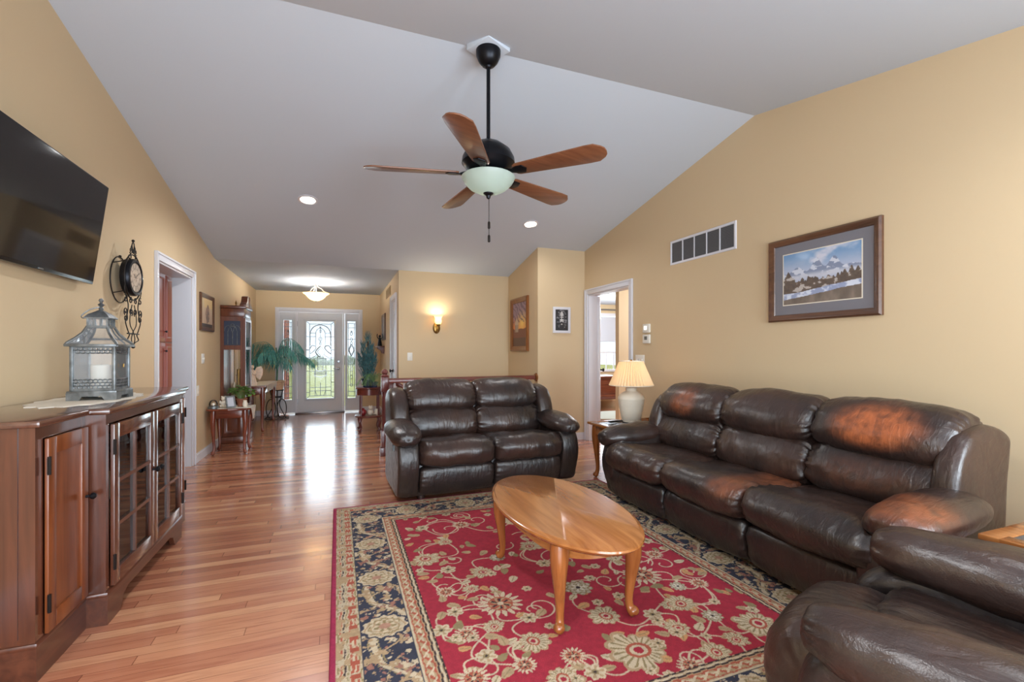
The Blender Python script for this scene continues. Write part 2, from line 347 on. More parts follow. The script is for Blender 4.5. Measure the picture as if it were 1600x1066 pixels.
# ================================================================== THE SETTING
XL, XR, YF, YS, XF, XS, YJ, YR, YB = -1.48, 3.283, 10.085, 6.907, 0.838, 2.555, 5.754, 2.902, -1.1
SL = 0.197; ZC = 2.44
def zc(y): return ZC if y >= YS else (ZC+SL*(YS-y) if y >= YR else ZC+SL*(YS-YR)-SL*(YR-y))
T = 0.12
# floor with the stair opening
bm = nb()
SX0, SX1, SY0, SY1 = 0.92, XS, 5.82, YS
box(bm, XL-0.6, SX0, YB-T, YF, -0.1, 0); box(bm, SX0, XR+4.2, YB-T, SY0, -0.1, 0); box(bm, SX1, XR+4.2, SY0, YF+0.1, -0.1, 0); box(bm, SX0, SX1, SY1, YF, -0.1, 0)
struct('floor', bm, FLOOR)
bm = nb(); box(bm, XL-3, XL-0.6, 3.5, 8, -0.1, 0.0); struct('floor_kitchen', bm, FLOOR)
# ceiling
bm = nb(); t = 0.1
prism(bm, [(YR, zc(YR)), (YS, ZC), (YS, ZC+t), (YR, zc(YR)+t)], XL-T, XR+T, 'X')
prism(bm, [(YB-T, zc(YB-T)), (YR, zc(YR)), (YR, zc(YR)+t), (YB-T, zc(YB-T)+t)], XL-T, XR+T, 'X')
box(bm, XL-T, XF+T, YS, YF+T, ZC, ZC+t)
struct('ceiling', bm, CEIL, sharp=3)
bm = nb(); box(bm, XR+T, XR+4.2, 3.0, YF+T, ZC, ZC+t); struct('ceiling_bedroom', bm, CEIL)
bm = nb(); box(bm, XL-3, XL-T, 3.5, 8, ZC, ZC+t); struct('ceiling_kitchen', bm, CEIL)

def wall_x(x0, x1, y0, y1, z0=0.0, top=None):
    """slab running along Y whose top follows the ceiling"""
    ys = [y0]+[b for b in (YR, YS) if y0 < b < y1]+[y1]
    for a, b in zip(ys, ys[1:]):
        za, zb = (top, top) if top is not None else (zc(a+1e-6)+0.02, zc(b-1e-6 if b <= YS else b)+0.02)
        prism(bm, [(a, z0), (b, z0), (b, zb), (a, za)], x0, x1, 'X')
LO1, LO2, LOH = 4.875, 5.90, 2.045
bm = nb(); wall_x(XL-T, XL, YB-T, LO1); wall_x(XL-T, XL, LO2, YF+T); wall_x(XL-T, XL, LO1, LO2, LOH)
struct('wall_left', bm, WALL)
RO1, RO2, ROH = 4.675, 5.655, 2.04
bm = nb(); wall_x(XR, XR+T, YB-T, RO1); wall_x(XR, XR+T, RO2, YJ+0.0); wall_x(XR, XR+T, RO1, RO2, ROH)
struct('wall_right', bm, WALL)
bm = nb(); box(bm, XS, XR+T, YJ, YJ+T, 0, zc(YJ)+0.02); struct('wall_corner', bm, WALL)
bm = nb(); wall_x(XS, XS+T, YJ+T, YS+T, -1.4); struct('wall_stair_side', bm, WALL)
bm = nb(); box(bm, XF+T, XS+T, YS, YS+T, -1.4, ZC+0.02); struct('wall_stair_back', bm, WALL)
bm = nb(); box(bm, SX0-T, SX0, SY0, SY1+T, -1.4, -0.1); box(bm, SX0-T, SX1, SY0-T, SY0, -1.4, -0.1); struct('wall_stair_well', bm, WALL)
CO1, CO2, COH = 7.2, 7.84, 2.07
bm = nb(); wall_x(XF, XF+T, YS, CO1); wall_x(XF, XF+T, CO2, YF+T); wall_x(XF, XF+T, CO1, CO2, COH); struct('wall_foyer_right', bm, WALL)
FO1, FO2, FOH = -1.085, 0.425, 2.055
bm = nb(); box(bm, XL-T, FO1, YF, YF+T, 0, ZC+0.02); box(bm, FO2, XF+T, YF, YF+T, 0, ZC+0.02); box(bm, FO1, FO2, YF, YF+T, FOH, ZC+0.02); struct('wall_front', bm, WALL)
# rear wall with glazed patio doors and a window
bm = nb(); zt = zc(YB)+0.02
P0, P1, W0, W1 = -1.2, 1.2, 1.7, 3.0
box(bm, XL-T, P0, YB-T, YB, 0, zt); box(bm, P0, P1, YB-T, YB, 2.15, zt); box(bm, P1, W0, YB-T, YB, 0, zt); box(bm, W0, W1, YB-T, YB, 0, 0.8); box(bm, W0, W1, YB-T, YB, 2.1, zt); box(bm, W1, XR+T, YB-T, YB, 0, zt)
struct('wall_rear', bm, WALL)
bm = nb()
for a, b, z0, z1 in ((P0, P1, 0.0, 2.15), (W0, W1, 0.8, 2.1)):
    box(bm, a-0.07, a, YB, YB+0.02, z0, z1); box(bm, b, b+0.07, YB, YB+0.02, z0, z1); box(bm, a-0.07, b+0.07, YB, YB+0.02, z1, z1+0.07)
    mids = [a+(b-a)*k/4 for k in (1, 2, 3)] if b-a > 2 else [(a+b)/2]
    for q in mids: box(bm, q-0.03, q+0.03, YB-0.08, YB-0.03, z0, z1)
box(bm, W0, W1, YB-0.08, YB-0.03, 1.42, 1.47)
struct('trim_rear_windows', bm, WHITE)
# stairs going down
for k in range(4):
    bm = nb(); box(bm, SX0+0.27*k, SX0+0.27*(k+1)+0.03, SY0, SY1, -0.19*(k+1)-0.04, -0.19*(k+1), 0.008); box(bm, SX0+0.27*k-0.001, SX0+0.27*k+0.015, SY0, SY1, -0.19*(k+1), -0.19*k-0.04)
    struct('floor_stair_tread', bm, FLOOR)
# baseboards
def bboard(name, segs):
    bm = nb()
    for x0, x1, y0, y1 in segs:
        box(bm, x0, x1, y0, y1, 0, 0.085); 
        if abs(x1-x0) < abs(y1-y0):
            if name.endswith('left'): box(bm, x0, x1-0.006, y0, y1, 0.085, 0.10)
            else: box(bm, x0+0.006, x1, y0, y1, 0.085, 0.10)
        else: box(bm, x0, x1, y0+0.006, y1, 0.085, 0.10)
    struct(name, bm, WHITE)
B = 0.014
bboard('baseboard_left', [(XL, XL+B, YB, LO1-0.08), (XL, XL+B, LO2+0.08, YF)])
bboard('baseboard_right', [(XR-B, XR, YB, RO1-0.08)])
bboard('baseboard_corner', [(XS, XR, YJ-B, YJ)])
bboard('baseboard_front', [(XL, FO1-0.05, YF-B, YF), (FO2+0.05, XF, YF-B, YF)])
bboard('baseboard_foyer', [(XF-B, XF, YS, CO1-0.07), (XF-B, XF, CO2+0.07, YF)])
# left opening: casing and deep painted reveal
def casing_x(x, sgn, y0, y1, zt, w=0.068, th=0.018, jamb=T, jx=None):
    for a, b in ((y0-w, y0), (y1, y1+w)):
        xs = sorted((x, x+sgn*th)); box(bm, xs[0], xs[1], a, b, 0, zt+w, 0.004)
        xo = sorted((x, x+sgn*(th+0.008))); e = (a, a+0.018) if a < y0 else (b-0.018, b)
        box(bm, xo[0], xo[1], e[0], e[1], 0, zt+w+0.004)
    xs = sorted((x, x+sgn*th)); box(bm, xs[0], xs[1], y0, y1, zt, zt+w, 0.004); xo = sorted((x, x+sgn*(th+0.008))); box(bm, xo[0], xo[1], y0-w, y1+w, zt+w-0.014, zt+w+0.004)
    js = sorted((x, x-sgn*jamb)); e = 0.016
    box(bm, js[0], js[1], y0-0.001, y0+e, 0, zt); box(bm, js[0], js[1], y1-e, y1+0.001, 0, zt); box(bm, js[0], js[1], y0, y1, zt-e, zt+0.001)
bm = nb(); casing_x(XL, 1, LO1, LO2, LOH, jamb=0.175); struct('trim_1', bm, WHITE)
bm = nb(); casing_x(XR, -1, RO1, RO2, ROH, jamb=0.14); struct('trim_2', bm, WHITE)
bm = nb(); casing_x(XF, -1, CO1, CO2, COH, jamb=0.13); struct('trim_3', bm, WHITE)
# kitchen beyond the left opening
bm = nb(); box(bm, XL-3, XL-2.9, 3.5, 8.1, 0, ZC); box(bm, XL-3, XL-0.6, 8.0, 8.1, 0, ZC); box(bm, XL-3, XL-T, 3.4, 3.5, 0, ZC); box(bm, XL-0.175, XL-T, 3.5, LO1, 0, ZC); box(bm, XL-0.175, XL-T, LO2, 8.0, 0, ZC); box(bm, XL-0.175, XL-T, LO1, LO2, LOH, ZC)
struct('wall_kitchen', bm, WALL)
# bedroom beyond the right door
bm = nb(); BX = 7.4; BY = YF
box(bm, XR+T, 5.75, BY, BY+T, 0, ZC); box(bm, 7.05, BX, BY, BY+T, 0, ZC); box(bm, 5.75, 7.05, BY, BY+T, 0, 0.80); box(bm, 5.75, 7.05, BY, BY+T, 2.15, ZC)
box(bm, BX, BX+T, 3.0, BY, 0, ZC); box(bm, XR+T, BX, 3.0, 3.1, 0, ZC); box(bm, 4.42, 5.9, 6.6, 6.7, 0, ZC)
struct('wall_bedroom', bm, WALL)
# bedroom window
w2 = bpy.data.objects.new('window_2', None); C.objects.link(w2); w2.location = (6.4, BY, 0); w2['kind'] = 'structure'
bm = nb()
for a, b, c, d in ((-0.72, -0.65, 0.78, 2.2), (0.65, 0.72, 0.78, 2.2), (-0.72, 0.72, 2.15, 2.22), (-0.75, 0.75, 0.74, 0.80)): box(bm, a, b, -0.03, 0.06, c, d)
for q in (-0.45, -0.22, 0, 0.22, 0.45): box(bm, q-0.012, q+0.012, 0.03, 0.05, 0.8, 1.22)
box(bm, -0.65, 0.65, 0.02, 0.06, 1.21, 1.25)
obj('window_frame', bm, WHITE, w2)
bm = nb(); box(bm, -0.65, 0.65, 0.05, 0.055, 0.8, 2.15); obj('pane', bm, GLASS, w2)
bm = nb(); box(bm, -0.64, 0.64, -0.02, -0.012, 1.52, 2.12); tube(bm, [(-0.64, -0.016, 1.51), (0.64, -0.016, 1.51)], 0.014); obj('blind', bm, BLIND, w2)
bm = nb(); tube(bm, [(-0.95, -0.09, 2.3), (0.95, -0.09, 2.3)], 0.02); 
for q in (-0.9, 0.9): box(bm, q-0.012, q+0.012, -0.1, 0.0, 2.28, 2.32)
obj('curtain_rod', bm, SILVER, w2)
# bedroom door leaf standing open
d3 = bpy.data.objects.new('door_3', None); C.objects.link(d3); d3.location = (XR+0.15, RO2-0.03, 0); d3.rotation_euler = (0, 0, R(58)); d3['kind'] = 'structure'
bm = nb(); box(bm, 0, 0.78, -0.018, 0.018, 0.01, 2.02, 0.002)
for z0, z1 in ((0.15, 0.85), (1.0, 1.9)):
    for x0, x1 in ((0.1, 0.36), (0.44, 0.7)): box(bm, x0, x1, -0.022, 0.022, z0, z1, 0.003)
obj('door_leaf', bm, WHITE, d3)
bm = nb(); 
for s in (-1, 1): lathe(bm, [(0.012, 0.018), (0.012, 0.045), (0.026, 0.055), (0.026, 0.075), (0.012, 0.082), (0, 0.083)], 16, (0.72, 0, 0.96), Matrix.Rotation(R(90*s), 4, 'X'))
obj('knob', bm, BLACK, d3)

# ------------------------------------------------------------------ front door and sidelights
GY = YF+0.045
def came_panel(parent, name, lines, mat=CAME):
    bm = nb()
    for pts, r in lines: tube(bm, pts, r, 5)
    return obj(name, bm, mat, parent)
def ell(cx, cz, rx, rz, a0=0, a1=360, n=25): return [(cx+rx*math.cos(R(a0+(a1-a0)*k/(n-1))), 0, cz+rz*math.sin(R(a0+(a1-a0)*k/(n-1)))) for k in range(n)]
d1 = bpy.data.objects.new('door_1', None); C.objects.link(d1); d1.location = (-0.327, GY, 0); d1['kind'] = 'structure'
hw = 0.425; g0, g1, gz0, gz1 = -0.262, 0.262, 0.30, 1.855
bm = nb(); box(bm, -hw, g0, -0.022, 0.022, 0.03, 2.03); box(bm, g1, hw, -0.022, 0.022, 0.03, 2.03); box(bm, g0, g1, -0.022, 0.022, 0.03, gz0); box(bm, g0, g1, -0.022, 0.022, gz1, 2.03)
fb = frame_bm(0.60, gz1-gz0+0.08, [(0, 0.022), (0.006, 0.034), (0.03, 0.034), (0.04, 0.022)]); merge(bm, fb, Matrix.Translation((0, 0, (gz0+gz1)/2)))
obj('door_leaf', bm, GREYW, d1)
bm = nb(); box(bm, g0, g1, -0.004, 0.004, gz0, gz1); obj('pane', bm, LEADGLASS, d1)
L = []; rr = 0.0052; zt, zb = gz1-0.05, gz0+0.05; xa, xb = -0.2, 0.2
L += [([(xa, 0, zb), (xa, 0, zt)], rr), ([(xb, 0, zb), (xb, 0, zt)], rr), ([(xa, 0, zb), (xb, 0, zb)], rr), ([(xa, 0, zt), (xb, 0, zt)], rr)]
for sx in (-1, 1):
    for z, zz in ((gz0, zb), (gz1, zt)): L.append(([(sx*0.262, 0, z), (sx*0.2, 0, zz)], rr))
    for z in (0.42, 0.62, 0.85, 1.12, 1.28, 1.55): L.append(([(sx*0.262, 0, z), (sx*0.2, 0, z)], rr))
    L.append(([(sx*0.2, 0, 1.28), (sx*0.262, 0, 1.28)], rr*1.5))
    L.append(([(sx*0.1, 0, zb), (sx*0.1, 0, 1.12)], rr)); L.append(([(sx*0.05, 0, 0.85), (sx*0.05, 0, 1.15)], rr))
    L.append((crom([(sx*0.2, 0, 1.2), (sx*0.13, 0, 1.25), (sx*0.08, 0, 1.33), (sx*0.15, 0, 1.37), (sx*0.2, 0, 1.30)], 18), rr*1.5))
    L.append((crom([(sx*0.2, 0, 1.12), (sx*0.12, 0, 1.14), (sx*0.06, 0, 1.2)], 10), rr))
    L.append(([(sx*0.09, 0, 1.35), (sx*0.09, 0, 1.6)], rr))
L.append((ell(0, 1.60, 0.19, 0.19, 0, 180), rr*1.4)); L.append((ell(0, 1.60, 0.09, 0.12, 0, 180), rr)); L.append(([(-0.19, 0, 1.6), (-0.19, 0, 1.37)], rr)); L.append(([(0.19, 0, 1.6), (0.19, 0, 1.37)], rr))
for z in (1.55, 1.62): L.append(([(-0.2, 0, z), (-0.09, 0, z)], rr)); L.append(([(0.09, 0, z), (0.2, 0, z)], rr))
for cz, r1, r2 in ((1.50, 0.03, 0.04), (1.66, 0.016, 0.03), (1.41, 0.014, 0.03), (1.74, 0.012, 0.012)): L.append((ell(0, cz, r1, r2), rr))
L.append(([(0, 0, zb), (0, 0, 0.62)], rr)); L.append(([(0, 0, 1.78), (0, 0, 1.42)], rr*0.7))
for z in (0.45, 0.52, 1.10, 0.85): L.append(([(-0.2, 0, z), (0.2, 0, z)], rr))
L += [([(-0.06, 0, zb), (-0.1, 0, 0.45)], rr), ([(0.06, 0, zb), (0.1, 0, 0.45)], rr)]
came_panel(d1, 'lead_came', L)
V = []
for sx in (-1, 1):
    V.append((crom([(0, 0, 1.36), (sx*0.07, 0, 1.28), (sx*0.085, 0, 1.22), (0, 0, 1.12)], 16), 0.012)); V.append((crom([(0, 0, 1.31), (sx*0.04, 0, 1.27), (sx*0.045, 0, 1.22), (0, 0, 1.17)], 12), 0.007))
V.append((ell(0, 0.90, 0.1, 0.05, 200, 340, 14), 0.011)); V.append((ell(0, 0.80, 0.13, 0.07, 200, 340, 14), 0.010)); V.append((ell(0, 0.915, 0.06, 0.02, 0, 360, 14), 0.006))
for q in range(-5, 6): V.append(([(q*0.021, 0, 0.77), (q*0.023, 0, 0.84)], 0.006))
came_panel(d1, 'bevelled_cluster', V, BEVEL)
bm = nb(); RX = Matrix.Rotation(R(90), 4, 'X')
lathe(bm, [(0.03, 0), (0.03, 0.012), (0.022, 0.02), (0, 0.021)], 20, (0.345, -0.022, 1.045), RX); obj('deadbolt', bm, SILVER, d1)
bm = nb(); lathe(bm, [(0.03, 0), (0.03, 0.012), (0.012, 0.02), (0.012, 0.05), (0, 0.051)], 20, (0.345, -0.022, 0.90), RX); tube(bm, [(0.345, -0.065, 0.90), (0.30, -0.07, 0.903), (0.245, -0.065, 0.905)], [0.011, 0.009, 0.007], 10); obj('handle', bm, SILVER, d1)
bm = nb()
for z in (0.25, 1.05, 1.8): box(bm, -hw-0.012, -hw+0.008, -0.03, -0.02, z-0.05, z+0.05)
obj('hinge', bm, SILVER, d1)
bm = nb(); box(bm, -hw-0.04, hw+0.04, -0.06, 0.06, 0, 0.028, 0.006); obj('threshold', bm, SILVER, d1)
for nm, cx, wg in (('window_1', -0.925, 0.15), ('window_3', 0.268, 0.155)):
    w = bpy.data.objects.new(nm, None); C.objects.link(w); w.location = (cx, GY, 0); w['kind'] = 'structure'; k = 0.16; g = wg/2
    a0 = -k if cx < 0 else -k+0.035; a1 = k-0.02 if cx < 0 else k
    bm = nb(); box(bm, a0, -g, -0.018, 0.018, 0.03, 2.03); box(bm, g, a1, -0.018, 0.018, 0.03, 2.03); box(bm, -g, g, -0.018, 0.018, 0.03, 0.29); box(bm, -g, g, -0.018, 0.018, 1.87, 2.03)
    fb = frame_bm(wg+0.05, 1.63, [(0, 0.018), (0.004, 0.028), (0.018, 0.028), (0.025, 0.018)]); merge(bm, fb, Matrix.Translation((0, 0, 1.08))); obj('window_frame', bm, GREYW, w)
    bm = nb(); box(bm, -g, g, -0.004, 0.004, 0.29, 1.87); obj('pane', bm, LEADGLASS, w)
    L = []; q = g-0.018
    L += [([(-q, 0, 0.33), (-q, 0, 1.83)], rr), ([(q, 0, 0.33), (q, 0, 1.83)], rr)]
    for z in (0.33, 0.42, 0.55, 0.95, 1.12, 1.5, 1.74, 1.83): L.append(([(-g, 0, z), (g, 0, z)], rr))
    for z, r1, r2 in ((0.55, 0.02, 0.03), (0.72, 0.025, 0.04), (1.5, 0.02, 0.035), (1.42, 0.02, 0.03), (1.62, 0.02, 0.04), (1.66, 0.012, 0.02)): L.append((ell(0, z, r1, r2, n=13), rr))
    for sx in (-1, 1): L.append((crom([(0, 0, 1.40), (sx*0.04, 0, 1.33), (sx*0.05, 0, 1.26), (0, 0, 1.15)], 12), rr*1.4)); L.append(([(sx*0.02, 0, 0.55), (sx*0.02, 0, 1.12)], rr*0.8))
    came_panel(w, 'lead_came', L)
    V = []
    for sx in (-1, 1): V.append((crom([(0, 0, 1.37), (sx*0.03, 0, 1.31), (sx*0.037, 0, 1.26), (0, 0, 1.18)], 12), 0.008)); V.append((crom([(0, 0, 0.92), (sx*0.03, 0, 0.88), (0, 0, 0.84)], 8), 0.007))
    came_panel(w, 'bevelled_cluster', V, BEVEL)
bm = nb(); y0, y1 = YF-0.018, YF
for a, b in ((FO1-0.06, FO1), (FO2, FO2+0.06)): box(bm, a, b, y0, y1, 0, FOH+0.06, 0.003); 
box(bm, FO1, FO2, y0, y1, FOH, FOH+0.06, 0.003); box(bm, FO1-0.06, FO2+0.06, y0-0.008, y1, FOH+0.045, FOH+0.063)
box(bm, FO1-0.001, FO1+0.015, YF, YF+T, 0, FOH); box(bm, FO2-0.015, FO2+0.001, YF, YF+T, 0, FOH); box(bm, FO1, FO2, YF, YF+T, FOH-0.022, FOH+0.001)
for x in (-0.327-0.425-0.018, -0.327+0.425+0.018): box(bm, x-0.016, x+0.016, YF-0.004, YF+T, 0, FOH)
struct('trim_4', bm, WHITE)
# closet door in the foyer wall
d2 = bpy.data.objects.new('door_2', None); C.objects.link(d2); d2.location = (XF+0.035, (CO1+CO2)/2, 0); d2.rotation_euler = (0, 0, R(-90)); d2['kind'] = 'structure'
bm = nb(); hw2 = (CO2-CO1)/2-0.018; box(bm, -hw2, hw2, -0.018, 0.018, 0.01, COH-0.02)
for z0, z1 in ((0.2, 0.9), (1.05, 1.9)):
    fb = frame_bm(hw2*1.5, z1-z0, [(0, 0.018), (0.012, 0.026), (0.03, 0.02), (0.05, 0.026), (0.06, 0.018)]); merge(bm, fb, Matrix.Translation((0, 0, (z0+z1)/2)))
obj('door_leaf', bm, WHITE, d2)
bm = nb(); lathe(bm, [(0.026, 0), (0.026, 0.01), (0.011, 0.016), (0.011, 0.035), (0.026, 0.045), (0.026, 0.06), (0, 0.066)], 16, (-hw2+0.06, -0.018, 0.93), RX); obj('knob', bm, BLACK, d2)
bm = nb()
for z in (0.3, 1.05, 1.8): box(bm, hw2-0.01, hw2+0.014, -0.032, -0.016, z-0.045, z+0.045)
obj('hinge', bm, BLACK, d2)

# ------------------------------------------------------------------ outside
bm = nb(); box(bm, -30, 30, 12.4, 60, -0.5, -0.28); box(bm, -30, -4, YF+T, 12.4, -0.5, -0.28); box(bm, 3, 30, YF+T, 12.4, -0.5, -0.28); o = struct('lawn', bm, LAWN)
bm = nb(); box(bm, -4, 3, YF+T, 12.4, -0.4, -0.12); struct('floor_porch', bm, CONCRETE)
bm = nb(); box(bm, -1.68, -1.045, 11.3, 11.8, -0.12, 2.7); struct('wall_porch_pier', bm, BRICK)
bm = nb(); rnd = random.Random(3)
for k in range(40):
    x = -30+k*1.55; h = 0.55+rnd.random()*0.4; sphere(bm, (x, 57+rnd.random()*2, -0.3+h*0.35), h, 1.2, 0.8, 0.9, 10, 8)
o = obj('tree_line', bm, HEDGE); o['kind'] = 'stuff'; o['label'] = 'far line of trees across the lawn'; o['category'] = 'trees'

# ================================================================== LEATHER SEATING
JIT[0] = 0.00006
def cushion(name, prof, x0, x1, mat, parent, nx=30, npt=60, e=5.0, smin=0.0, pucker=0.010, fold=0.006, bulge=0.03, seed=0, worn=None, M=None, fan=0.0, dip=None):
    """padded leather form: closed (y, z) profile swept along x with rounded, gathered ends"""
    P = np.array([[v.x, v.y] for v in crom([(a, b, 0) for a, b in prof], npt, True)])
    c = P.mean(0); th = np.linspace(0, 2*np.pi, npt, endpoint=False)
    u = np.linspace(-1, 1, nx); t = np.sin(u*np.pi/2); t = 0.55*t+0.45*np.sign(t)*(1-(1-np.abs(t))**1.6)
    V = []; W = []; tang = np.roll(P, -1, 0)-np.roll(P, 1, 0); nrm = np.stack([tang[:, 1], -tang[:, 0]], 1); nrm /= np.linalg.norm(nrm, axis=1, keepdims=True)+1e-9
    if (nrm*(P-c)).sum() < 0: nrm = -nrm
    arc = np.concatenate([[0], np.cumsum(np.linalg.norm(np.diff(P, axis=0), axis=1))])
    for ti in t:
        s = (max(0.0, 1-abs(ti)**e))**(1/e); s = smin+(1-smin)*s
        q = c+(P-c)*s; x = (x0+x1)/2+(x1-x0)/2*ti
        edge = np.exp(-(1-abs(ti))/0.10)*(1-np.exp(-(1-abs(ti))/0.012)); pk = pucker*edge*np.sin(arc*95+3*np.sin(arc*23+seed)+seed)
        fo = fold*(fbm(np.full(npt, x*7.0+seed*3.1), arc*5.0+7, seed)-0.5)*2+0.6*fold*(fbm(np.full(npt, x*24.0), arc*9.0, seed+5)-0.5)*2
        q = q+nrm*((pk+fo+bulge*(1-ti*ti)*0.5*s)*min(1, s*1.4))[:, None]
        xx = np.full(npt, x)
        V.append(np.stack([xx, q[:, 0], q[:, 1]], 1))
        if worn:
            cx, cy, cz, rx, rz, a = worn; d = np.sqrt(((xx-cx)/rx)**2+((q[:, 1]-cz)/rz)**2); W.append(a*(1-sstep(0.45, 1.15, d))*(q[:, 0] < cy))
        else: W.append(np.zeros(npt))
    V = np.concatenate(V); W = np.concatenate(W)
    if M is not None:
        A = np.array(M); V = V @ A[:3, :3].T+A[:3, 3]
    i = np.arange(nx*npt).reshape(nx, npt)
    Q = np.stack([i[:-1], np.roll(i, -1, 1)[:-1], np.roll(i, -1, 1)[1:], i[1:]], -1).reshape(-1, 4)
    n = len(V); cap0 = V[:npt].mean(0); cap1 = V[-npt:].mean(0); V = np.concatenate([V, [cap0, cap1]]); W = np.concatenate([W, [0, 0]])
    r0 = i[0]; r1 = i[-1]
    C0 = np.stack([np.full(npt//2, n), r0[1::2], r0[0::2], np.roll(r0, 1)[0::2]], -1); C1 = np.stack([np.full(npt//2, n+1), np.roll(r1, 1)[0::2], r1[0::2], r1[1::2]], -1)
    Q = np.concatenate([Q, C0, C1])
    o = np_obj(name, V, Q, mat, parent, 'worn', W, sharp=180)
    bm = bmesh.new(); bm.from_mesh(o.data); bmesh.ops.recalc_face_normals(bm, faces=bm.faces); bm.to_mesh(o.data); bm.free()
    return o
P_FOOT = [(0.05, 0.055), (0.015, 0.12), (0.005, 0.2), (0.02, 0.265), (0.08, 0.285), (0.2, 0.28), (0.25, 0.2), (0.22, 0.07), (0.12, 0.045)]
P_SEAT = [(0.02, 0.285), (-0.045, 0.34), (-0.05, 0.415), (0.02, 0.475), (0.16, 0.475), (0.32, 0.455), (0.48, 0.445), (0.58, 0.44), (0.6, 0.36), (0.55, 0.29), (0.25, 0.27)]
P_LUMB = [(0.50, 0.43), (0.455, 0.5), (0.465, 0.58), (0.51, 0.66), (0.56, 0.705), (0.64, 0.72), (0.74, 0.68), (0.74, 0.52), (0.66, 0.42), (0.58, 0.40)]
P_HEAD = [(0.565, 0.675), (0.50, 0.715), (0.495, 0.79), (0.535, 0.87), (0.61, 0.93), (0.70, 0.955), (0.80, 0.93), (0.85, 0.85), (0.82, 0.74), (0.72, 0.67)]
P_WING = [(0.46, 0.30), (0.45, 0.5), (0.475, 0.68), (0.56, 0.83), (0.68, 0.875), (0.80, 0.87), (0.895, 0.83), (0.90, 0.78), (0.87, 0.55), (0.84, 0.10), (0.72, 0.05), (0.52, 0.1)]
P_ARMB = [(0.10, 0.04), (0.035, 0.14), (-0.005, 0.28), (0.0, 0.38), (0.04, 0.47), (0.14, 0.52), (0.4, 0.53), (0.66, 0.52), (0.78, 0.4), (0.8, 0.2), (0.78, 0.04), (0.4, 0.035)]
def arm_pad(parent, x, seed, worn=None, tilt=0.0, length=0.62, w=0.125, h=0.078, z=0.545, y0=-0.03, mat=None, pucker=0.008):
    pr = [(w*math.cos(a)*(1.0), h*math.sin(a)) for a in [2*math.pi*k/14 for k in range(14)]]
    M = Matrix.Translation((x, y0+length/2, z)) @ Matrix.Rotation(tilt, 4, 'X') @ Matrix.Rotation(R(90), 4, 'Z')
    o = cushion('arm_pad', pr, -length/2, length/2, mat or LEATHER, parent, nx=30, npt=40, e=3.4, pucker=pucker, fold=0.010, bulge=0.03, seed=seed, M=M)
    if worn:
        me = o.data; n = len(me.vertices); co = np.zeros(n*3, np.float32); me.vertices.foreach_get('co', co); co = co.reshape(-1, 3); cy, ry, a = worn
        me.attributes['worn'].data.foreach_set('value', (a*(1-sstep(0.3, 1.0, np.abs((co[:, 1]-cy)/ry)))*sstep(z-0.02, z+0.05, co[:, 2])).astype(np.float32))
    return o
def build_sofa(name, label, cat, n, w, loc, rz, worn={}, seed=0, armw=0.17, armr=None, padz=0.545, padworn=None, zs=1.0, lumb=LEATHER):
    t = thing(name, label, cat, loc, rz); W = n*w/2
    bm = nb(); box(bm, -W-armw*0.7, W+(armr or armw)*0.7, 0.09, 0.80, 0.03, 0.30, 0.02); box(bm, -W-0.02, W+0.02, 0.62, 0.84, 0.10, 0.80, 0.03)
    for sx in (-1, 1):
        for y in (0.15, 0.75): lathe(bm, [(0.03, 0), (0.03, 0.04)], 12, (sx*(W-0.04), y, 0))
    obj('frame', bm, LEATHER2, t)
    for k in range(n):
        a, b = -W+k*w, -W+(k+1)*w; g = 0.004
        cushion('footrest', P_FOOT, a+g, b-g, LEATHER2, t, seed=seed+k, e=9, pucker=0.006, fold=0.006, bulge=0.02)
        cushion('seat', P_SEAT, a-g, b+g, LEATHER, t, seed=seed+k+10, e=7, pucker=0.015, fold=0.017, bulge=0.03, worn=worn.get(('seat', k)))
        cushion('lumbar_cushion', P_LUMB, a-g, b+g, lumb, t, seed=seed+k+20, e=6, pucker=0.018, fold=0.015, bulge=0.03, worn=worn.get(('lumb', k)))
        cushion('headrest', P_HEAD, a-g*1.5, b+g*1.5, LEATHER, t, seed=seed+k+30, e=5, pucker=0.014, fold=0.011, bulge=0.03, worn=worn.get(('head', k)))
    for sx in (-1, 1):
        armw = armr if (armr is not None and sx > 0) else armw
        xs = sorted((sx*(W-(0.01 if armw > 0.1 else 0.07)), sx*(W+armw*0.95)))
        cushion('wing', P_WING, xs[0], xs[1], LEATHER, t, seed=seed+40+sx, e=4.5, smin=0.55, pucker=0.003, fold=0.006, bulge=0.02)
        xs = sorted((sx*(W-(0 if armw > 0.1 else 0.09)), sx*(W+armw)))
        cushion('arm_panel', P_ARMB, xs[0], xs[1], LEATHER2, t, seed=seed+50+sx, e=7, smin=0.82, pucker=0.002, fold=0.005, bulge=0.015)
        arm_pad(t, sx*(W+armw*0.55), seed+60+sx, (padworn if sx > 0 else None), R(4), z=padz)
    return t
love = build_sofa('loveseat', 'two-seat dark brown leather reclining loveseat backed against the stair railing', 'loveseat', 2, 0.655, (1.275, 3.76, 0.012), R(2.0), seed=3)
bm = nb(); prism(bm, [(-0.03, -0.02), (0.03, -0.02), (0.02, 0.03), (-0.02, 0.03)], -0.006, 0.004, 'X'); o = obj('recline_lever', bm, BLACKP, love); o.location = (-0.835, 0.22, 0.42)
worn = {('head', 0): (-0.70, 0.7, 0.83, 0.15, 0.12, 0.55), ('head', 2): (0.70, 0.7, 0.84, 0.24, 0.12, 1.0), ('seat', 1): (0.24, 0.5, 0.45, 0.12, 0.06, 0.35), ('lumb', 2): (0.68, 0.7, 0.58, 0.3, 0.1, 0.12)}
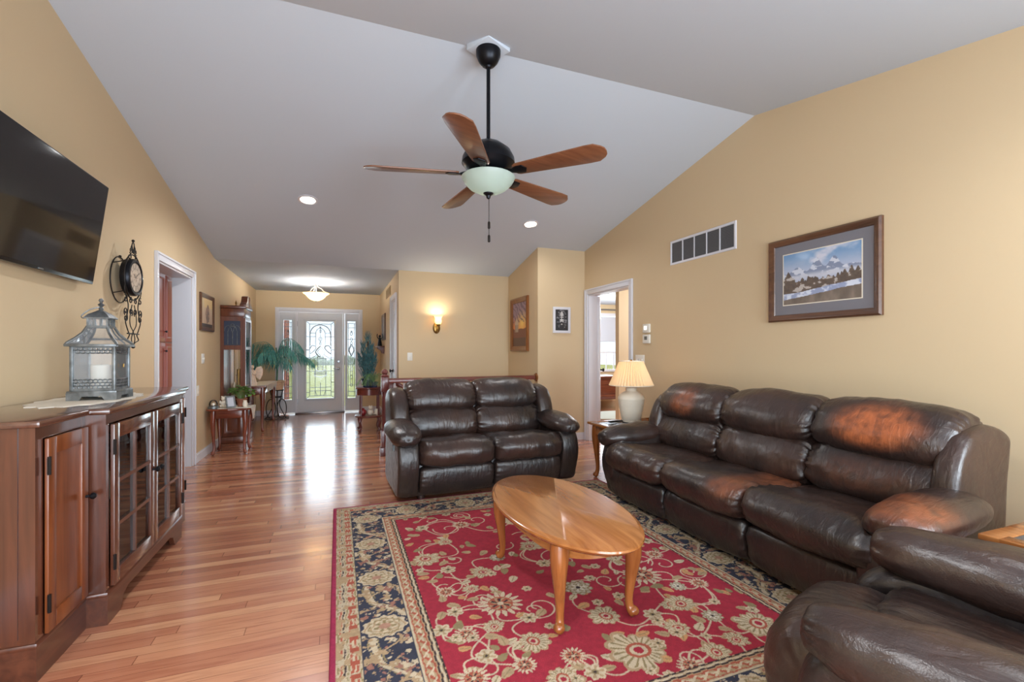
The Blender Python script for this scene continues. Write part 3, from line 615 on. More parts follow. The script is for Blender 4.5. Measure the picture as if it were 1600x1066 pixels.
sofa = build_sofa('sofa', 'long three-seat brown leather reclining sofa with an orange worn patch, along the right wall', 'sofa', 3, 0.685, (2.09, 2.275, 0.012), R(-90), worn=worn, seed=11, armw=0.075, armr=0.055, padz=0.522, padworn=(0.06, 0.24, 0.5))

# recliner armchair in the near right corner
def build_recliner():
    t = thing('recliner_armchair', 'brown leather recliner armchair with puffy arms, nearest seat, cut off by the corner', 'armchair', (1.44, 1.085, 0.0), R(180+22))
    bm = nb(); box(bm, -0.36, 0.36, 0.14, 1.0, 0.0, 0.26, 0.04); box(bm, -0.30, 0.30, 0.98, 1.1, 0.15, 0.8, 0.04); obj('frame', bm, LEATHER2, t)
    PF = [(0.06, 0.07), (-0.03, 0.15), (-0.06, 0.26), (-0.03, 0.37), (0.05, 0.435), (0.2, 0.435), (0.26, 0.36), (0.26, 0.12), (0.2, 0.06)]
    cushion('footrest', PF, -0.255, 0.255, LEATHER, t, seed=71, e=4.2, pucker=0.012, fold=0.012, bulge=0.03)
    PS = [(0.2, 0.34), (0.19, 0.41), (0.23, 0.455), (0.35, 0.445), (0.6, 0.42), (0.9, 0.40), (1.0, 0.32), (0.8, 0.26), (0.3, 0.26)]
    cushion('seat', PS, -0.265, 0.265, LEATHER, t, seed=73, e=8, nx=44, pucker=0.012, fold=0.016, bulge=0.02)
    PB = [(0.86, 0.40), (0.84, 0.55), (0.93, 0.75), (1.06, 0.94), (1.18, 0.99), (1.27, 0.92), (1.2, 0.66), (1.1, 0.4), (0.98, 0.36)]
    cushion('backrest', PB, -0.30, 0.30, LEATHER, t, seed=75, e=5, pucker=0.012, fold=0.012)
    for sx in (-1, 1):
        PA = [(0.16, 0.05), (0.10, 0.2), (0.09, 0.34), (0.14, 0.44), (0.3, 0.49), (0.6, 0.5), (0.9, 0.5), (0.95, 0.3), (0.92, 0.05), (0.5, 0.04)]
        xs = sorted((sx*0.245, sx*0.385)); cushion('arm_panel', PA, xs[0], xs[1], LEATHER2, t, seed=77+sx, e=4, smin=0.75, pucker=0.003, fold=0.005)
        arm_pad(t, 0.335 if sx > 0 else -0.305, 80+sx, None, R(-2), 0.95, 0.115, 0.090, 0.485 if sx > 0 else 0.53, 0.09 if sx > 0 else 0.13, LEATHER, 0.014)
    return t
rec = build_recliner()
rec.location.z = 0.012

# ================================================================== RUG
def rug():
    X0, X1, Y0, Y1 = -0.032, 2.355, 1.0, 3.868; st = 0.0045
    nx, ny = int((X1-X0)/st), int((Y1-Y0)/st)
    x, y = np.meshgrid(np.linspace(X0, X1, nx+1), np.linspace(Y0, Y1, ny+1))
    RED, NAVY, BEI, TAN, MAR, RUST, OLV, DRK = (154, 42, 58), (54, 56, 70), (192, 175, 148), (168, 142, 110), (150, 44, 74), (162, 84, 66), (138, 122, 88), (58, 44, 46)
    col = np.stack(full(x, RED), -1)
    def put(m, c):
        nonlocal col
        m = np.clip(m, 0, 1)[..., None]; col = col*(1-m)+np.array(c, float)*m
    d = np.minimum(np.minimum(x-X0, X1-x), np.minimum(y-Y0, Y1-y))       # distance to the rug edge
    along = np.where(np.minimum(x-X0, X1-x) < np.minimum(y-Y0, Y1-y), y-3.069, x-0.5)
    band = lambda a, b: ((d >= a) & (d < b)).astype(float)
    nzf = fbm(x*60, y*60, 5); nzm = fbm(x*26, y*26, 9)
    put(band(0, 0.026), MAR)
    put(band(0.026, 0.125), BEI)
    for c0, wd, cc in ((0.032, 0.005, OLV), (0.045, 0.004, RUST), (0.058, 0.004, DRK), (0.071, 0.004, OLV), (0.086, 0.006, RUST), (0.104, 0.005, RUST), (0.118, 0.004, OLV)):
        put((np.abs(d-c0+0.004*np.sin(along*60)) < wd).astype(float)*sstep(0.35, 0.55, nzf), cc)
    put(band(0.026, 0.125)*(nzm > 0.60), TAN); put(band(0.08, 0.115)*(np.sin(along*75) > 0.55), RUST)
    # navy border with palmettes
    put(band(0.125, 0.335), NAVY)
    dc = d-0.23; ph = (along/0.47)-np.floor(along/0.47+0.5); u = ph*0.47
    inb = band(0.130, 0.330)
    scroll = np.abs(dc-0.072*np.sin(2*np.pi*along/0.47+0.6)-0.02*np.sin(4*np.pi*along/0.47))
    put(inb*(scroll < 0.013), BEI); put(inb*(np.abs(scroll-0.02) < 0.004)*(nzf > 0.45), OLV)
    s2 = np.abs(dc+0.06*np.sin(2*np.pi*along/0.235+1.2)); put(inb*(s2 < 0.008), TAN)
    blotch = fbm(x*32+3, y*32, 21); put(inb*(blotch > 0.64)*(np.abs(u) > 0.08), (150, 104, 90)); put(inb*(fbm(x*30, y*30+9, 31) > 0.63), TAN); put(inb*(fbm(x*40, y*40+2, 41) > 0.68), BEI)
    a = np.arctan2(dc, u); rp = np.hypot(u*1.1, dc*0.95)
    rad = 0.090*(1+0.07*np.cos(a*11)); put(inb*(rp < rad*1.13), NAVY); put(inb*(rp < rad), BEI)
    put(inb*(rp < rad*0.92)*(np.sin(rp*260+2*np.cos(a*5)) > 0.45), TAN); put(inb*(rp < rad*0.5)*(np.cos(a*7) > 0.2), OLV); put(inb*(rp < 0.024), (170, 128, 108)); put(inb*(np.abs(rp-rad*0.72) < 0.004)*(nzf > 0.4), OLV)
    # inner guard
    put(band(0.335, 0.425), TAN); put(band(0.335, 0.345), BEI)
    for c0, wd, cc in ((0.350, 0.003, RUST), (0.372, 0.004, BEI), (0.388, 0.003, RUST), (0.400, 0.004, DRK), (0.410, 0.004, BEI), (0.421, 0.004, DRK)):
        put((np.abs(d-c0+0.002*np.sin(along*90)) < wd).astype(float), cc)
    put(band(0.352, 0.386)*(np.sin(along*110+d*150) > 0.35), RUST); put(band(0.352, 0.386)*(np.sin(along*110-d*150) > 0.7), BEI)
    field = (d > 0.425).astype(float)
    # vines and leaves
    def vine(p, q, bend, w=0.0048, c=BEI):
        p, q = np.array(p), np.array(q); dd = q-p; nn = np.array([-dd[1], dd[0]])*(bend if isinstance(bend, float) else 0)
        pts = [p+dd*k/8+nn*math.sin(math.pi*k/8) for k in range(9)] if isinstance(bend, float) else bend
        P = np.array([[v.x, v.y] for v in crom([(a_, b_, 0) for a_, b_ in pts], 34)])
        lo, hi = P.min(0)-0.05, P.max(0)+0.05; j0, j1 = np.searchsorted(y[:, 0], (lo[1], hi[1])); i0, i1 = np.searchsorted(x[0], (lo[0], hi[0]))
        xx, yy = x[j0:j1, i0:i1], y[j0:j1, i0:i1]
        if xx.size == 0: return
        dm = np.full_like(xx, 9.0)
        for k in range(len(P)-1):
            ab = P[k+1]-P[k]; tt = np.clip(((xx-P[k, 0])*ab[0]+(yy-P[k, 1])*ab[1])/(ab@ab+1e-12), 0, 1); dm = np.minimum(dm, np.hypot(xx-P[k, 0]-tt*ab[0], yy-P[k, 1]-tt*ab[1]))
        m_ = (1-sstep(w*0.6, w*1.15, dm))*field[j0:j1, i0:i1]; col[j0:j1, i0:i1] = col[j0:j1, i0:i1]*(1-m_[..., None])+np.array(c, float)*m_[..., None]
    def patch(cx, cy, r):
        j0, j1 = np.searchsorted(y[:, 0], (cy-r, cy+r)); i0, i1 = np.searchsorted(x[0], (cx-r, cx+r)); return slice(j0, j1), slice(i0, i1)
    def putp(sl, m, c):
        m = (np.clip(m, 0, 1)*field[sl])[..., None]; col[sl] = col[sl]*(1-m)+np.array(c, float)*m
    def leaf(cx, cy, an, l, c):
        sl = patch(cx, cy, l); xx, yy = x[sl]-cx, y[sl]-cy
        if xx.size == 0: return
        p = xx*np.cos(an)+yy*np.sin(an); q = -xx*np.sin(an)+yy*np.cos(an); w = 0.30*l*np.sqrt(np.clip(1-(2*p/l)**2, 0, 1))*(1-0.7*p/l)
        putp(sl, (np.abs(q) < w)*(np.abs(p) < l/2), c); putp(sl, (np.abs(q) < 0.0022)*(np.abs(p) < l*0.4), OLV)
    def flower(cx, cy, r, kind, an):
        sl = patch(cx, cy, r*1.5); xx, yy = x[sl]-cx, y[sl]-cy
        if xx.size == 0: return
        ca, sa = np.cos(an), np.sin(an); p = xx*ca+yy*sa; q = -xx*sa+yy*ca; rr_ = np.hypot(p, q); a_ = np.arctan2(q, p)
        if kind == 0:      # daisy with dark heart
            n = 16; rd = r*(0.84+0.16*np.cos(a_*n)); putp(sl, rr_ < rd, BEI); putp(sl, (rr_ < rd)*(rr_ > r*0.55)*(np.abs(np.sin(a_*n/2)) > 0.94), RED)
            putp(sl, rr_ < r*0.55, RUST); putp(sl, (rr_ < r*0.5)*(np.cos(a_*8+rr_*90) > 0.4), TAN); putp(sl, (rr_ < r*0.42)*(np.cos(a_*6-1) > 0.55), DRK); putp(sl, rr_ < r*0.14, BEI)
        elif kind == 1:    # grey rosette
            rd = r*(0.9+0.10*np.cos(a_*10)); putp(sl, rr_ < rd, (178, 168, 150)); putp(sl, (rr_ < rd)*(np.sin(rr_/r*20+np.cos(a_*10)*1.5) > 0.35), OLV); putp(sl, (rr_ < r*0.5)*(np.cos(a_*6) > 0.3), (204, 196, 180)); putp(sl, rr_ < r*0.16, DRK)
        elif kind == 2:    # palmette: fan of petals above a heart
            rd = r*(0.80+0.20*np.abs(np.cos(a_*5.0)))*np.where(p < 0, 0.72, 1.0); putp(sl, rr_ < rd*1.05, TAN); putp(sl, rr_ < rd*0.93, BEI); putp(sl, (rr_ < rd*0.9)*(rr_ > r*0.3)*(np.abs(np.sin(a_*10)) > 0.86), OLV)
            putp(sl, np.hypot(p-0.05*r, q*1.2) < r*0.40, RUST); putp(sl, np.hypot(p-0.05*r, q*1.2) < r*0.28, BEI); putp(sl, np.hypot(p-0.05*r, q) < r*0.15, RED)
        else:              # small blossom
            rd = r*(0.72+0.28*np.abs(np.cos(a_*3))); putp(sl, rr_ < rd, BEI); putp(sl, (rr_ < rd*0.8)*(np.cos(a_*6) > 0.3), TAN); putp(sl, rr_ < r*0.3, OLV); putp(sl, rr_ < r*0.14, DRK)
    fl = FLOWERS; rg = random.Random(5)
    for i, (ax, ay, r, k) in enumerate(fl):
        near = sorted(range(len(fl)), key=lambda j: (fl[j][0]-ax)**2+(fl[j][1]-ay)**2)[1:2]+(sorted(range(len(fl)), key=lambda j: abs(math.hypot(fl[j][0]-ax, fl[j][1]-ay)-0.26))[:1] if i % 2 else [])
        for j in near: vine((ax, ay), fl[j][:2], rg.choice((-1, 1))*(0.3+0.3*rg.random()))
    for i in range(30):
        ax, ay = X0+0.5+rg.random()*1.45, Y0+0.45+rg.random()*1.95; a0, sg, r0 = rg.random()*6.28, rg.choice((-1, 1)), 0.06+0.05*rg.random()
        vine((ax, ay), (ax, ay+0.01), [(ax+r0*(1-0.8*k/16)*math.cos(a0+sg*k*0.42), ay+r0*(1-0.8*k/16)*math.sin(a0+sg*k*0.42)) for k in range(17)], 0.0045)
    for i in range(230):
        leaf(X0+0.44+rg.random()*1.6, Y0+0.4+rg.random()*2.05, rg.random()*6.28, 0.045+0.03*rg.random(), rg.choice((TAN, TAN, BEI, (188, 140, 96), OLV)))
    for ax, ay, r, k in fl: flower(ax, ay, r*0.93, k, rg.random()*6.28)
    for i in range(34): flower(X0+0.45+rg.random()*1.55, Y0+0.4+rg.random()*2.05, 0.022+0.016*rg.random(), 3, rg.random()*6.28)
    col = col*(0.90+0.2*nzf[..., None])
    c = np.clip(col/255, 0, 1); c = np.where(c <= 0.04045, c/12.92, ((c+0.055)/1.055)**2.4)
    z = 0.0115+0.0012*(nzf-0.5); z[0, :] = z[-1, :] = 0.001; z[:, 0] = z[:, -1] = 0.001
    V = np.stack([x-1.18, y-2.2, z], -1).reshape(-1, 3); i = np.arange(V.shape[0]).reshape(ny+1, nx+1)
    Q = np.stack([i[:-1, :-1], i[:-1, 1:], i[1:, 1:], i[1:, :-1]], -1).reshape(-1, 4)
    o = np_obj('area_rug', V, Q, RUGM, None, 'col', np.concatenate([c.reshape(-1, 3), np.ones((len(V), 1))], 1), sharp=180)
    o.location = (1.18, 2.2, 0.0); return tag(o, 'red floral wool area rug with a navy and beige border, under the coffee table', 'rug')
FLOWERS = [(0.83, 2.52, 0.09, 2)]  # replaced below
FLOWERS = [(1.13, 2.675, 0.085, 2), (0.742, 2.119, 0.12, 0), (1.17, 2.12, 0.085, 1), (1.567, 2.117, 0.115, 0), (0.761, 2.454, 0.075, 2), (0.484, 2.737, 0.1, 2), (0.52, 1.937, 0.062, 0), (0.518, 2.319, 0.055, 0), (0.647, 2.297, 0.052, 2), (0.654, 1.946, 0.058, 2), (0.774, 1.798, 0.085, 2), (0.889, 1.649, 0.06, 0), (1.167, 1.842, 0.09, 2), (1.165, 1.587, 0.15, 2), (0.686, 1.669, 0.055, 0), (0.518, 2.127, 0.045, 3), (0.827, 1.959, 0.045, 3), (1.515, 1.82, 0.06, 2), (1.794, 2.306, 0.058, 0), (0.654, 2.929, 0.06, 2), (0.891, 2.601, 0.055, 1), (1.561, 1.803, 0.085, 2), (1.419, 1.651, 0.07, 2), (1.629, 1.672, 0.055, 1), (1.665, 1.947, 0.05, 1), (1.793, 1.934, 0.055, 0), (1.782, 1.555, 0.12, 2), (0.561, 1.773, 0.05, 3), (1.445, 1.459, 0.07, 2), (1.55, 2.361, 0.07, 2), (0.792, 1.549, 0.09, 2), (1.293, 1.435, 0.06, 0), (1.179, 3.114, 0.09, 2), (0.817, 3.185, 0.07, 0), (1.571, 3.179, 0.07, 2), (1.689, 2.73, 0.07, 0), (1.586, 1.495, 0.06, 2), (0.478, 1.668, 0.07, 0), (0.428, 2.006, 0.05, 3), (1.377, 1.779, 0.05, 3), (0.582, 2.554, 0.05, 3), (1.12, 2.434, 0.05, 3), (0.923, 1.537, 0.05, 3), (0.552, 3.222, 0.05, 3), (1.876, 2.488, 0.05, 3)]
rug()

# ================================================================== COFFEE TABLE
def cabriole(bm, x, y, h, dx, dy, r=0.03, foot=0.03, sc=1.0):
    """curved leg: knee bulging towards (dx, dy), ankle tucked in, foot turned out"""
    k = [(0.0, h, r*1.25), (0.10, h*0.88, r*1.35), (0.30, h*0.72, r*1.15), (0.0, h*0.48, r*0.82), (-0.35, h*0.22, r*0.58), (-0.2, h*0.10, r*0.60), (0.30, h*0.045, r*0.80), (0.62, h*0.022, r*0.68), (0.80, h*0.014, r*0.36)]
    P = crom([(x+dx*a*r*sc, y+dy*a*r*sc, z) for a, z, q in k], 26); Rr = [v.x for v in crom([(q, 0, 0) for a, z, q in k], 26)]
    P = [Vector((p.x, p.y, max(p.z, q*0.9))) if i > 14 else p for i, (p, q) in enumerate(zip(P, Rr))]
    tube(bm, P, Rr, 12, sq=0.8)
ct = thing('coffee_table', 'oval honey oak coffee table with curved legs on the red rug', 'coffee table', (1.09, 2.19, 0.0155))
bm = nb(); lathe(bm, [(0.93, 0.0), (0.965, 0.004), (0.985, 0.014), (1.0, 0.022), (0.995, 0.03), (0.97, 0.036), (0.955, 0.0365), (0.945, 0.040), (0.0, 0.040)], 96, (0, 0, 0.385), Matrix.Diagonal((0.31, 0.61, 1, 1))); obj('tabletop', bm, OAK, ct, 40)
bm = nb(); ap = []; n = 72
for k in range(n):
    a = 2*math.pi*k/n; zz = 0.325+0.022*(0.5+0.5*math.cos(4*a)) ; ap.append((0.255*math.cos(a), 0.50*math.sin(a), zz))
b = nb(); A = [b.verts.new((p[0], p[1], 0.386)) for p in ap]; Bq = [b.verts.new(p) for p in ap]; A2 = [b.verts.new((p[0]*0.93, p[1]*0.96, 0.386)) for p in ap]; B2 = [b.verts.new((p[0]*0.93, p[1]*0.96, p[2])) for p in ap]
for k in range(n):
    j = (k+1) % n; b.faces.new((A[k], A[j], Bq[j], Bq[k])); b.faces.new((A2[k], B2[k], B2[j], A2[j])); b.faces.new((Bq[k], Bq[j], B2[j], B2[k]))
bmesh.ops.recalc_face_normals(b, faces=b.faces); merge(bm, b); obj('apron', bm, OAK, ct)
for sx in (-1, 1):
    for sy in (-1, 1):
        bm = nb(); cabriole(bm, sx*0.185, sy*0.385, 0.387, sx*0.6, sy*0.8, 0.031); obj('leg', bm, OAKZ, ct, 60)

# ================================================================== MEDIA CABINET along the left wall
cb = thing('media_cabinet', 'dark cherry breakfront media cabinet with two glass doors along the left wall', 'cabinet', (XL+0.004, 3.13, 0), R(90))
# local: x runs along the wall away from the camera, -y is out into the room
HX = 0.89; D0, D1 = 0.42, 0.495; ZT = 0.955; CX0, CX1 = -0.53, 0.53
bm = nb()
for a, b_, d in ((-HX, CX0, D0), (CX1, HX, D0)):
    box(bm, a, b_, -d, 0, 0.13, 0.15); box(bm, a, b_, -d+0.002, 0, ZT-0.05, ZT); box(bm, a, a+0.02, -d+0.003, 0, 0, ZT-0.001); box(bm, b_-0.02, b_, -d+0.003, 0, 0, ZT-0.001); box(bm, a, b_, -0.015, 0, 0.0, ZT)
    box(bm, a+0.001, a+0.045, -d-0.001, -d+0.02, 0.13, ZT-0.002); box(bm, b_-0.03, b_-0.001, -d-0.001, -d+0.02, 0.13, ZT-0.002)
for x in (CX0, CX1):
    s = 1 if x < 0 else -1; box(bm, min(x, x+s*0.03), max(x, x+s*0.03), -D1, 0, 0, ZT-0.0015); 
box(bm, CX0, CX1, -D1, 0, 0.12, 0.145); box(bm, CX0+0.001, CX1-0.001, -D1+0.001, -D1+0.03, ZT-0.045, ZT-0.003); box(bm, CX0, CX1, -0.015, 0, 0.1, ZT); box(bm, CX0, CX1, -D1+0.04, 0, ZT-0.02, ZT)
obj('carcass', bm, CHERRY, cb)
bm = nb(); box(bm, CX0+0.031, CX1-0.031, -0.022, -0.016, 0.146, ZT-0.05); obj('back_panel', bm, OAKZ, cb)  # paler wood than the carcass, standing in for reflected floor and interior light
bm = nb()
for a, b_, d in ((-HX, CX0, D0), (CX1, HX, D0)): box(bm, a-(0.004 if a < 0 else 0), b_+(0.004 if a > 0 else 0), -d-0.004, 0, 0, 0.13)
poly = [(CX0, 0), (CX0+0.13, 0), (CX0+0.15, 0.02), (CX0+0.17, 0.06), (CX0+0.22, 0.08), (CX1-0.22, 0.08), (CX1-0.17, 0.06), (CX1-0.15, 0.02), (CX1-0.13, 0), (CX1, 0), (CX1, 0.14), (CX0, 0.14)]
prism(bm, poly, -D1-0.006, -D1+0.02, 'Y'); box(bm, CX0-0.001, CX0+0.03, -D1, -D0, 0, 0.14); box(bm, CX1-0.03, CX1+0.001, -D1, -D0, 0, 0.14)
obj('plinth', bm, CHERRYX, cb)
bm = nb()
pts = [(-HX-0.008, 0), (-HX-0.008, -D0-0.008), (CX0-0.008, -D0-0.008), (CX0-0.008, -D1-0.01), (CX1+0.008, -D1-0.01), (CX1+0.008, -D0-0.008), (HX+0.008, -D0-0.008), (HX+0.008, 0)]
prism(bm, pts, 0.128, 0.150, 'Z', 0.007); obj('base_moulding', bm, CHERRYX, cb)
bm = nb(); e = 0.024
pts = [(-HX-e, 0), (-HX-e, -D0-e), (CX0-e, -D0-e), (CX0-e, -D1-e), (CX1+e, -D1-e), (CX1+e, -D0-e), (HX+e, -D0-e), (HX+e, 0)]
prism(bm, pts, ZT, ZT+0.028, 'Z', 0.009); obj('top', bm, CHERRYTOP, cb)
bm = nb(); box(bm, -HX-0.004, -HX+0.001, -D0+0.05, -0.05, 0.17, ZT-0.002); box(bm, -HX-0.006, -HX+0.001, -D0-0.002, -D0+0.045, 0.15, ZT-0.001); obj('end_panel', bm, CHERRY, cb)
def knob(par, x, y, z, m=BRONZE, r=0.014):
    b = nb(); lathe(b, [(0.006, 0), (0.006, 0.014), (r, 0.02), (r*1.05, 0.028), (r*0.6, 0.035), (0, 0.036)], 16, (x, y, z), RX); return obj('knob', b, m, par)
def hinges(par, x, y, z0, z1):
    for z in (z0, z1):
        b = nb(); tube(b, [(x, y-0.004, z-0.035), (x, y-0.004, z+0.035)], 0.006, 8); box(b, x-0.008, x+0.008, y-0.003, y, z-0.03, z+0.03); obj('hinge', b, BLACK, par)
def panel_door(x0, x1, d, kx, hx):
    y = -d-0.004; z0, z1 = 0.155, ZT-0.05; bm = nb(); s = 0.055
    box(bm, x0, x0+s, y-0.014, y, z0, z1, 0.003); box(bm, x1-s, x1, y-0.014, y, z0, z1, 0.003); box(bm, x0+s, x1-s, y-0.014, y, z0, z0+s*1.2, 0.002); box(bm, x0+s, x1-s, y-0.014, y, z1-s*1.2, z1, 0.002); box(bm, x0+s-0.01, x1-s+0.01, y-0.006, y, z0+s, z1-s)
    dr = obj('door', bm, CHERRYD, cb); knob(dr, kx, y-0.014, 0.60); hinges(dr, hx, y-0.012, 0.27, 0.80)
panel_door(-HX+0.045, CX0-0.012, D0, CX0-0.035, -HX+0.045)
panel_door(CX1+0.012, HX-0.045, D0, CX1+0.035, HX-0.045)
for x0, x1, kx, hx in ((CX0+0.035, -0.002, -0.03, CX0+0.032), (0.002, CX1-0.035, 0.03, CX1-0.032)):
    y = -D1-0.002; z0, z1 = 0.16, ZT-0.05; s = 0.052; bm = nb()
    box(bm, x0, x0+s, y-0.018, y, z0, z1, 0.003); box(bm, x1-s, x1, y-0.018, y, z0, z1, 0.003); box(bm, x0+s, x1-s, y-0.018, y, z0, z0+s*1.3, 0.002); box(bm, x0+s, x1-s, y-0.018, y, z1-s*1.3, z1, 0.002)
    dr = obj('door', bm, CHERRY, cb); gz0, gz1, gx0, gx1 = z0+s*1.3, z1-s*1.3, x0+s, x1-s
    bm = nb(); box(bm, (gx0+gx1)/2-0.009, (gx0+gx1)/2+0.009, y-0.016, y-0.004, gz0, gz1)
    for q in (1, 2): z = gz0+(gz1-gz0)*q/3; box(bm, gx0, gx1, y-0.016, y-0.004, z-0.009, z+0.009)
    obj('muntin', bm, CHERRY, dr)
    bm = nb(); box(bm, gx0-0.005, gx1+0.005, y-0.005, y-0.002, gz0-0.005, gz1+0.005); obj('pane', bm, CABGLASS, dr)
    knob(dr, kx, y-0.018, 0.585); hinges(dr, hx, y-0.016, 0.27, 0.80)
SH = (0.40, 0.68)
bm = nb()
for z in SH: box(bm, CX0+0.03, CX1-0.03, -D1+0.05, -0.015, z-0.018, z)
obj('shelf', bm, CHERRYX, cb)
# things kept inside the cabinet (world coordinates)
def cabw(x, y): return (XL+0.004-y, 3.13+x)
def in_cab(nm, bm, m, x, y, z, label, cat, rz=0): wx, wy = cabw(x, y); return fresh(nm, bm, m, (wx, wy, z), label, cat, None, rz)
bm = nb(); lathe(bm, [(0.035, 0), (0.05, 0.02), (0.06, 0.07), (0.045, 0.12), (0.025, 0.14), (0.03, 0.155), (0, 0.155)], 20); in_cab('ceramic_jar', bm, CREAM, -0.36, -0.25, 0.146, 'cream ceramic jar behind the lower panes of the left glass door', 'jar')
bm = nb(); lathe(bm, [(0.04, 0), (0.06, 0.05), (0.07, 0.10), (0.05, 0.11), (0, 0.11)], 20); in_cab('glass_bowl', bm, TERRA, -0.17, -0.22, 0.146, 'rust coloured pot on the cabinet floor behind the left glass door', 'pot')
wx, wy = cabw(0.12, -0.24); pf = thing('small_photo_frame', 'small white photo frame leaning on the cabinet shelf behind the right glass door', 'photo frame', (wx, wy, SH[0]), R(70))
M = Matrix.Translation((0, 0, 0.09)) @ Matrix.Rotation(R(-14), 4, 'X'); bm = nb(); merge(bm, frame_bm(0.14, 0.18, [(0, 0), (0, 0.012), (0.014, 0.012), (0.014, 0.004)]), M); obj('frame', bm, WHITE, pf); bm = nb(); box(bm, -0.06, 0.06, -0.005, 0.0, -0.078, 0.078, M=M); obj('print', bm, CREAM, pf)
for k, (x, y) in enumerate(((0.10, -0.28), (0.20, -0.30), (0.16, -0.20))):
    bm = nb(); lathe(bm, [(0.03, 0), (0.028, 0.004), (0.004, 0.01), (0.004, 0.07), (0.03, 0.10), (0.034, 0.14), (0.03, 0.16), (0.028, 0.16), (0.031, 0.14), (0.026, 0.105), (0, 0.08)], 20)
    in_cab('wine_glass', bm, GLASS, x, y, SH[1], 'clear stemmed glass on the upper shelf behind the right glass door', 'glass')
    bpy.context.scene.collection.objects[-1]['group'] = 'stemmed glasses in the cabinet'
bm = nb()
for k in range(3): lathe(bm, [(0.03, 0), (0.07, 0.012), (0.072, 0.016), (0, 0.006)], 24, (0, 0, k*0.012))
for k in range(3):
    bm2 = nb(); lathe(bm2, [(0.03, 0), (0.075, 0.014), (0.077, 0.018), (0.03, 0.006), (0, 0.006)], 24); wx, wy = cabw(0.36, -0.26)
    o = fresh('plate', bm2, CREAM, (wx, wy, SH[1]+k*0.0075), 'white plate in the small stack on the upper cabinet shelf, right glass door', 'plate', 'stacked plates in the cabinet')
bm.free()
bm = nb(); lathe(bm, [(0.03, 0), (0.045, 0.03), (0.04, 0.10), (0.02, 0.14), (0.03, 0.17), (0, 0.17)], 18); in_cab('small_vase', bm, CREAM, -0.20, -0.26, SH[0], 'small cream vase on the lower shelf behind the left glass door', 'vase')
bm = nb(); lathe(bm, [(0.05, 0), (0.055, 0.05), (0.05, 0.09), (0, 0.09)], 18); in_cab('candle_jar', bm, SILVER, -0.36, -0.25, SH[1], 'silver jar on the upper shelf behind the left glass door', 'jar')

# ---------------------------------------------------------------- doily, lantern and candle on the cabinet
ZTOP = ZT+0.028
bm = nb(); n = 60; pr = []
for k in range(n):
    a = 2*math.pi*k/n; r = 1+0.05*math.cos(a*15); pr.append((0.185*r*math.cos(a), 0.40*r*math.sin(a)))
prism(bm, pr, 0, 0.004, 'Z'); fresh('lace_doily', bm, LACE, (-1.235, 3.10, ZTOP), 'cream lace doily under the lantern on the cabinet', 'doily')
ln = thing('lantern', 'distressed zinc candle lantern with a pagoda roof on the media cabinet', 'lantern', (-1.19, 3.10, ZTOP+0.004), R(0))
ln.scale = (0.86, 0.86, 0.985)
bm = nb(); hb = 0.122
box(bm, -hb, hb, -hb, hb, 0.035, 0.05, 0.004)
for rz in range(4):
    M = Matrix.Rotation(R(90*rz), 4, 'Z'); prism(bm, [(-hb, 0), (-hb+0.06, 0), (-hb+0.075, 0.02), (hb-0.075, 0.02), (hb-0.06, 0), (hb, 0), (hb, 0.04), (-hb, 0.04)], -hb+0.0004*(rz+1), -hb+0.012, 'Y', M=M)
obj('base', bm, ZINC, ln)
hc = 0.102; bm = nb()
for sx in (-1, 1):
    for sy in (-1, 1): box(bm, sx*hc-0.009, sx*hc+0.009, sy*hc-0.009, sy*hc+0.009, 0.05, 0.29, 0.002)
for rz in range(4):
    M = Matrix.Rotation(R(90*rz), 4, 'Z')
    for z in (0.055, 0.283): box(bm, -hc, hc, -hc-0.006, -hc+0.006, z-0.007, z+0.007, M=M)
obj('frame', bm, ZINC, ln)
bm = nb()
for rz in range(4):
    M = Matrix.Rotation(R(90*rz), 4, 'Z'); bm = nb()
    for z0, sgn, rows in ((0.068, 1, 3), (0.272, -1, 2)):
        bm = nb()
        for k in range(8):
            x = -0.082+0.0235*k; b = nb()
            for q in range(rows):
                zz = z0+sgn*0.016*q; cz = zz; xx = x+(0.011 if q % 2 else 0)
                tube(b, ell(xx, cz, 0.0125, 0.009, 0, 320, 12), 0.0032, 5)
            bmesh.ops.translate(b, vec=(0, -hc, 0), verts=b.verts); merge(bm, b, M)
        obj('filigree', bm, ZINC, ln)
bm = nb()
for rz in range(4): box(bm, -hc+0.008, hc-0.008, -hc+0.001, -hc+0.003, 0.06, 0.285, M=Matrix.Rotation(R(90*rz), 4, 'Z'))
obj('pane', bm, GLAREGLASS, ln)
bm = nb(); prof = [(0.125, 0.288), (0.118, 0.302), (0.092, 0.325), (0.066, 0.355), (0.052, 0.385), (0.05, 0.392)]
for rz in range(4):
    M = Matrix.Rotation(R(90*rz+45), 4, 'Z'); tube(bm, [M @ Vector((r*1.414, 0, z)) for r, z in prof], 0.008, 6)
    M = Matrix.Rotation(R(90*rz), 4, 'Z'); tube(bm, [M @ Vector((0, -r, z)) for r, z in prof], 0.004, 6) if rz % 2 else None
    box(bm, -0.125, 0.125, -0.131, -0.119, 0.283, 0.297, 0.002, M=M); box(bm, -0.052, 0.052, -0.056, -0.048, 0.385, 0.397, M=M)
    for x in (-0.048, -0.016, 0.016, 0.048): box(bm, x-0.005, x+0.005, -0.052, -0.044, 0.395, 0.436, M=M)
obj('roof', bm, ZINC, ln)
bm = nb()
for rz in range(4):
    M = Matrix.Rotation(R(90*rz), 4, 'Z'); b = nb(); P = [[b.verts.new((s*(r-0.002), -(r-0.002), z)) for s in (-1, 1)] for r, z in prof]
    for i in range(len(P)-1): b.faces.new((P[i][0], P[i][1], P[i+1][1], P[i+1][0]))
    merge(bm, b, M); box(bm, -0.044, 0.044, -0.0465, -0.0455, 0.395, 0.436, M=M)
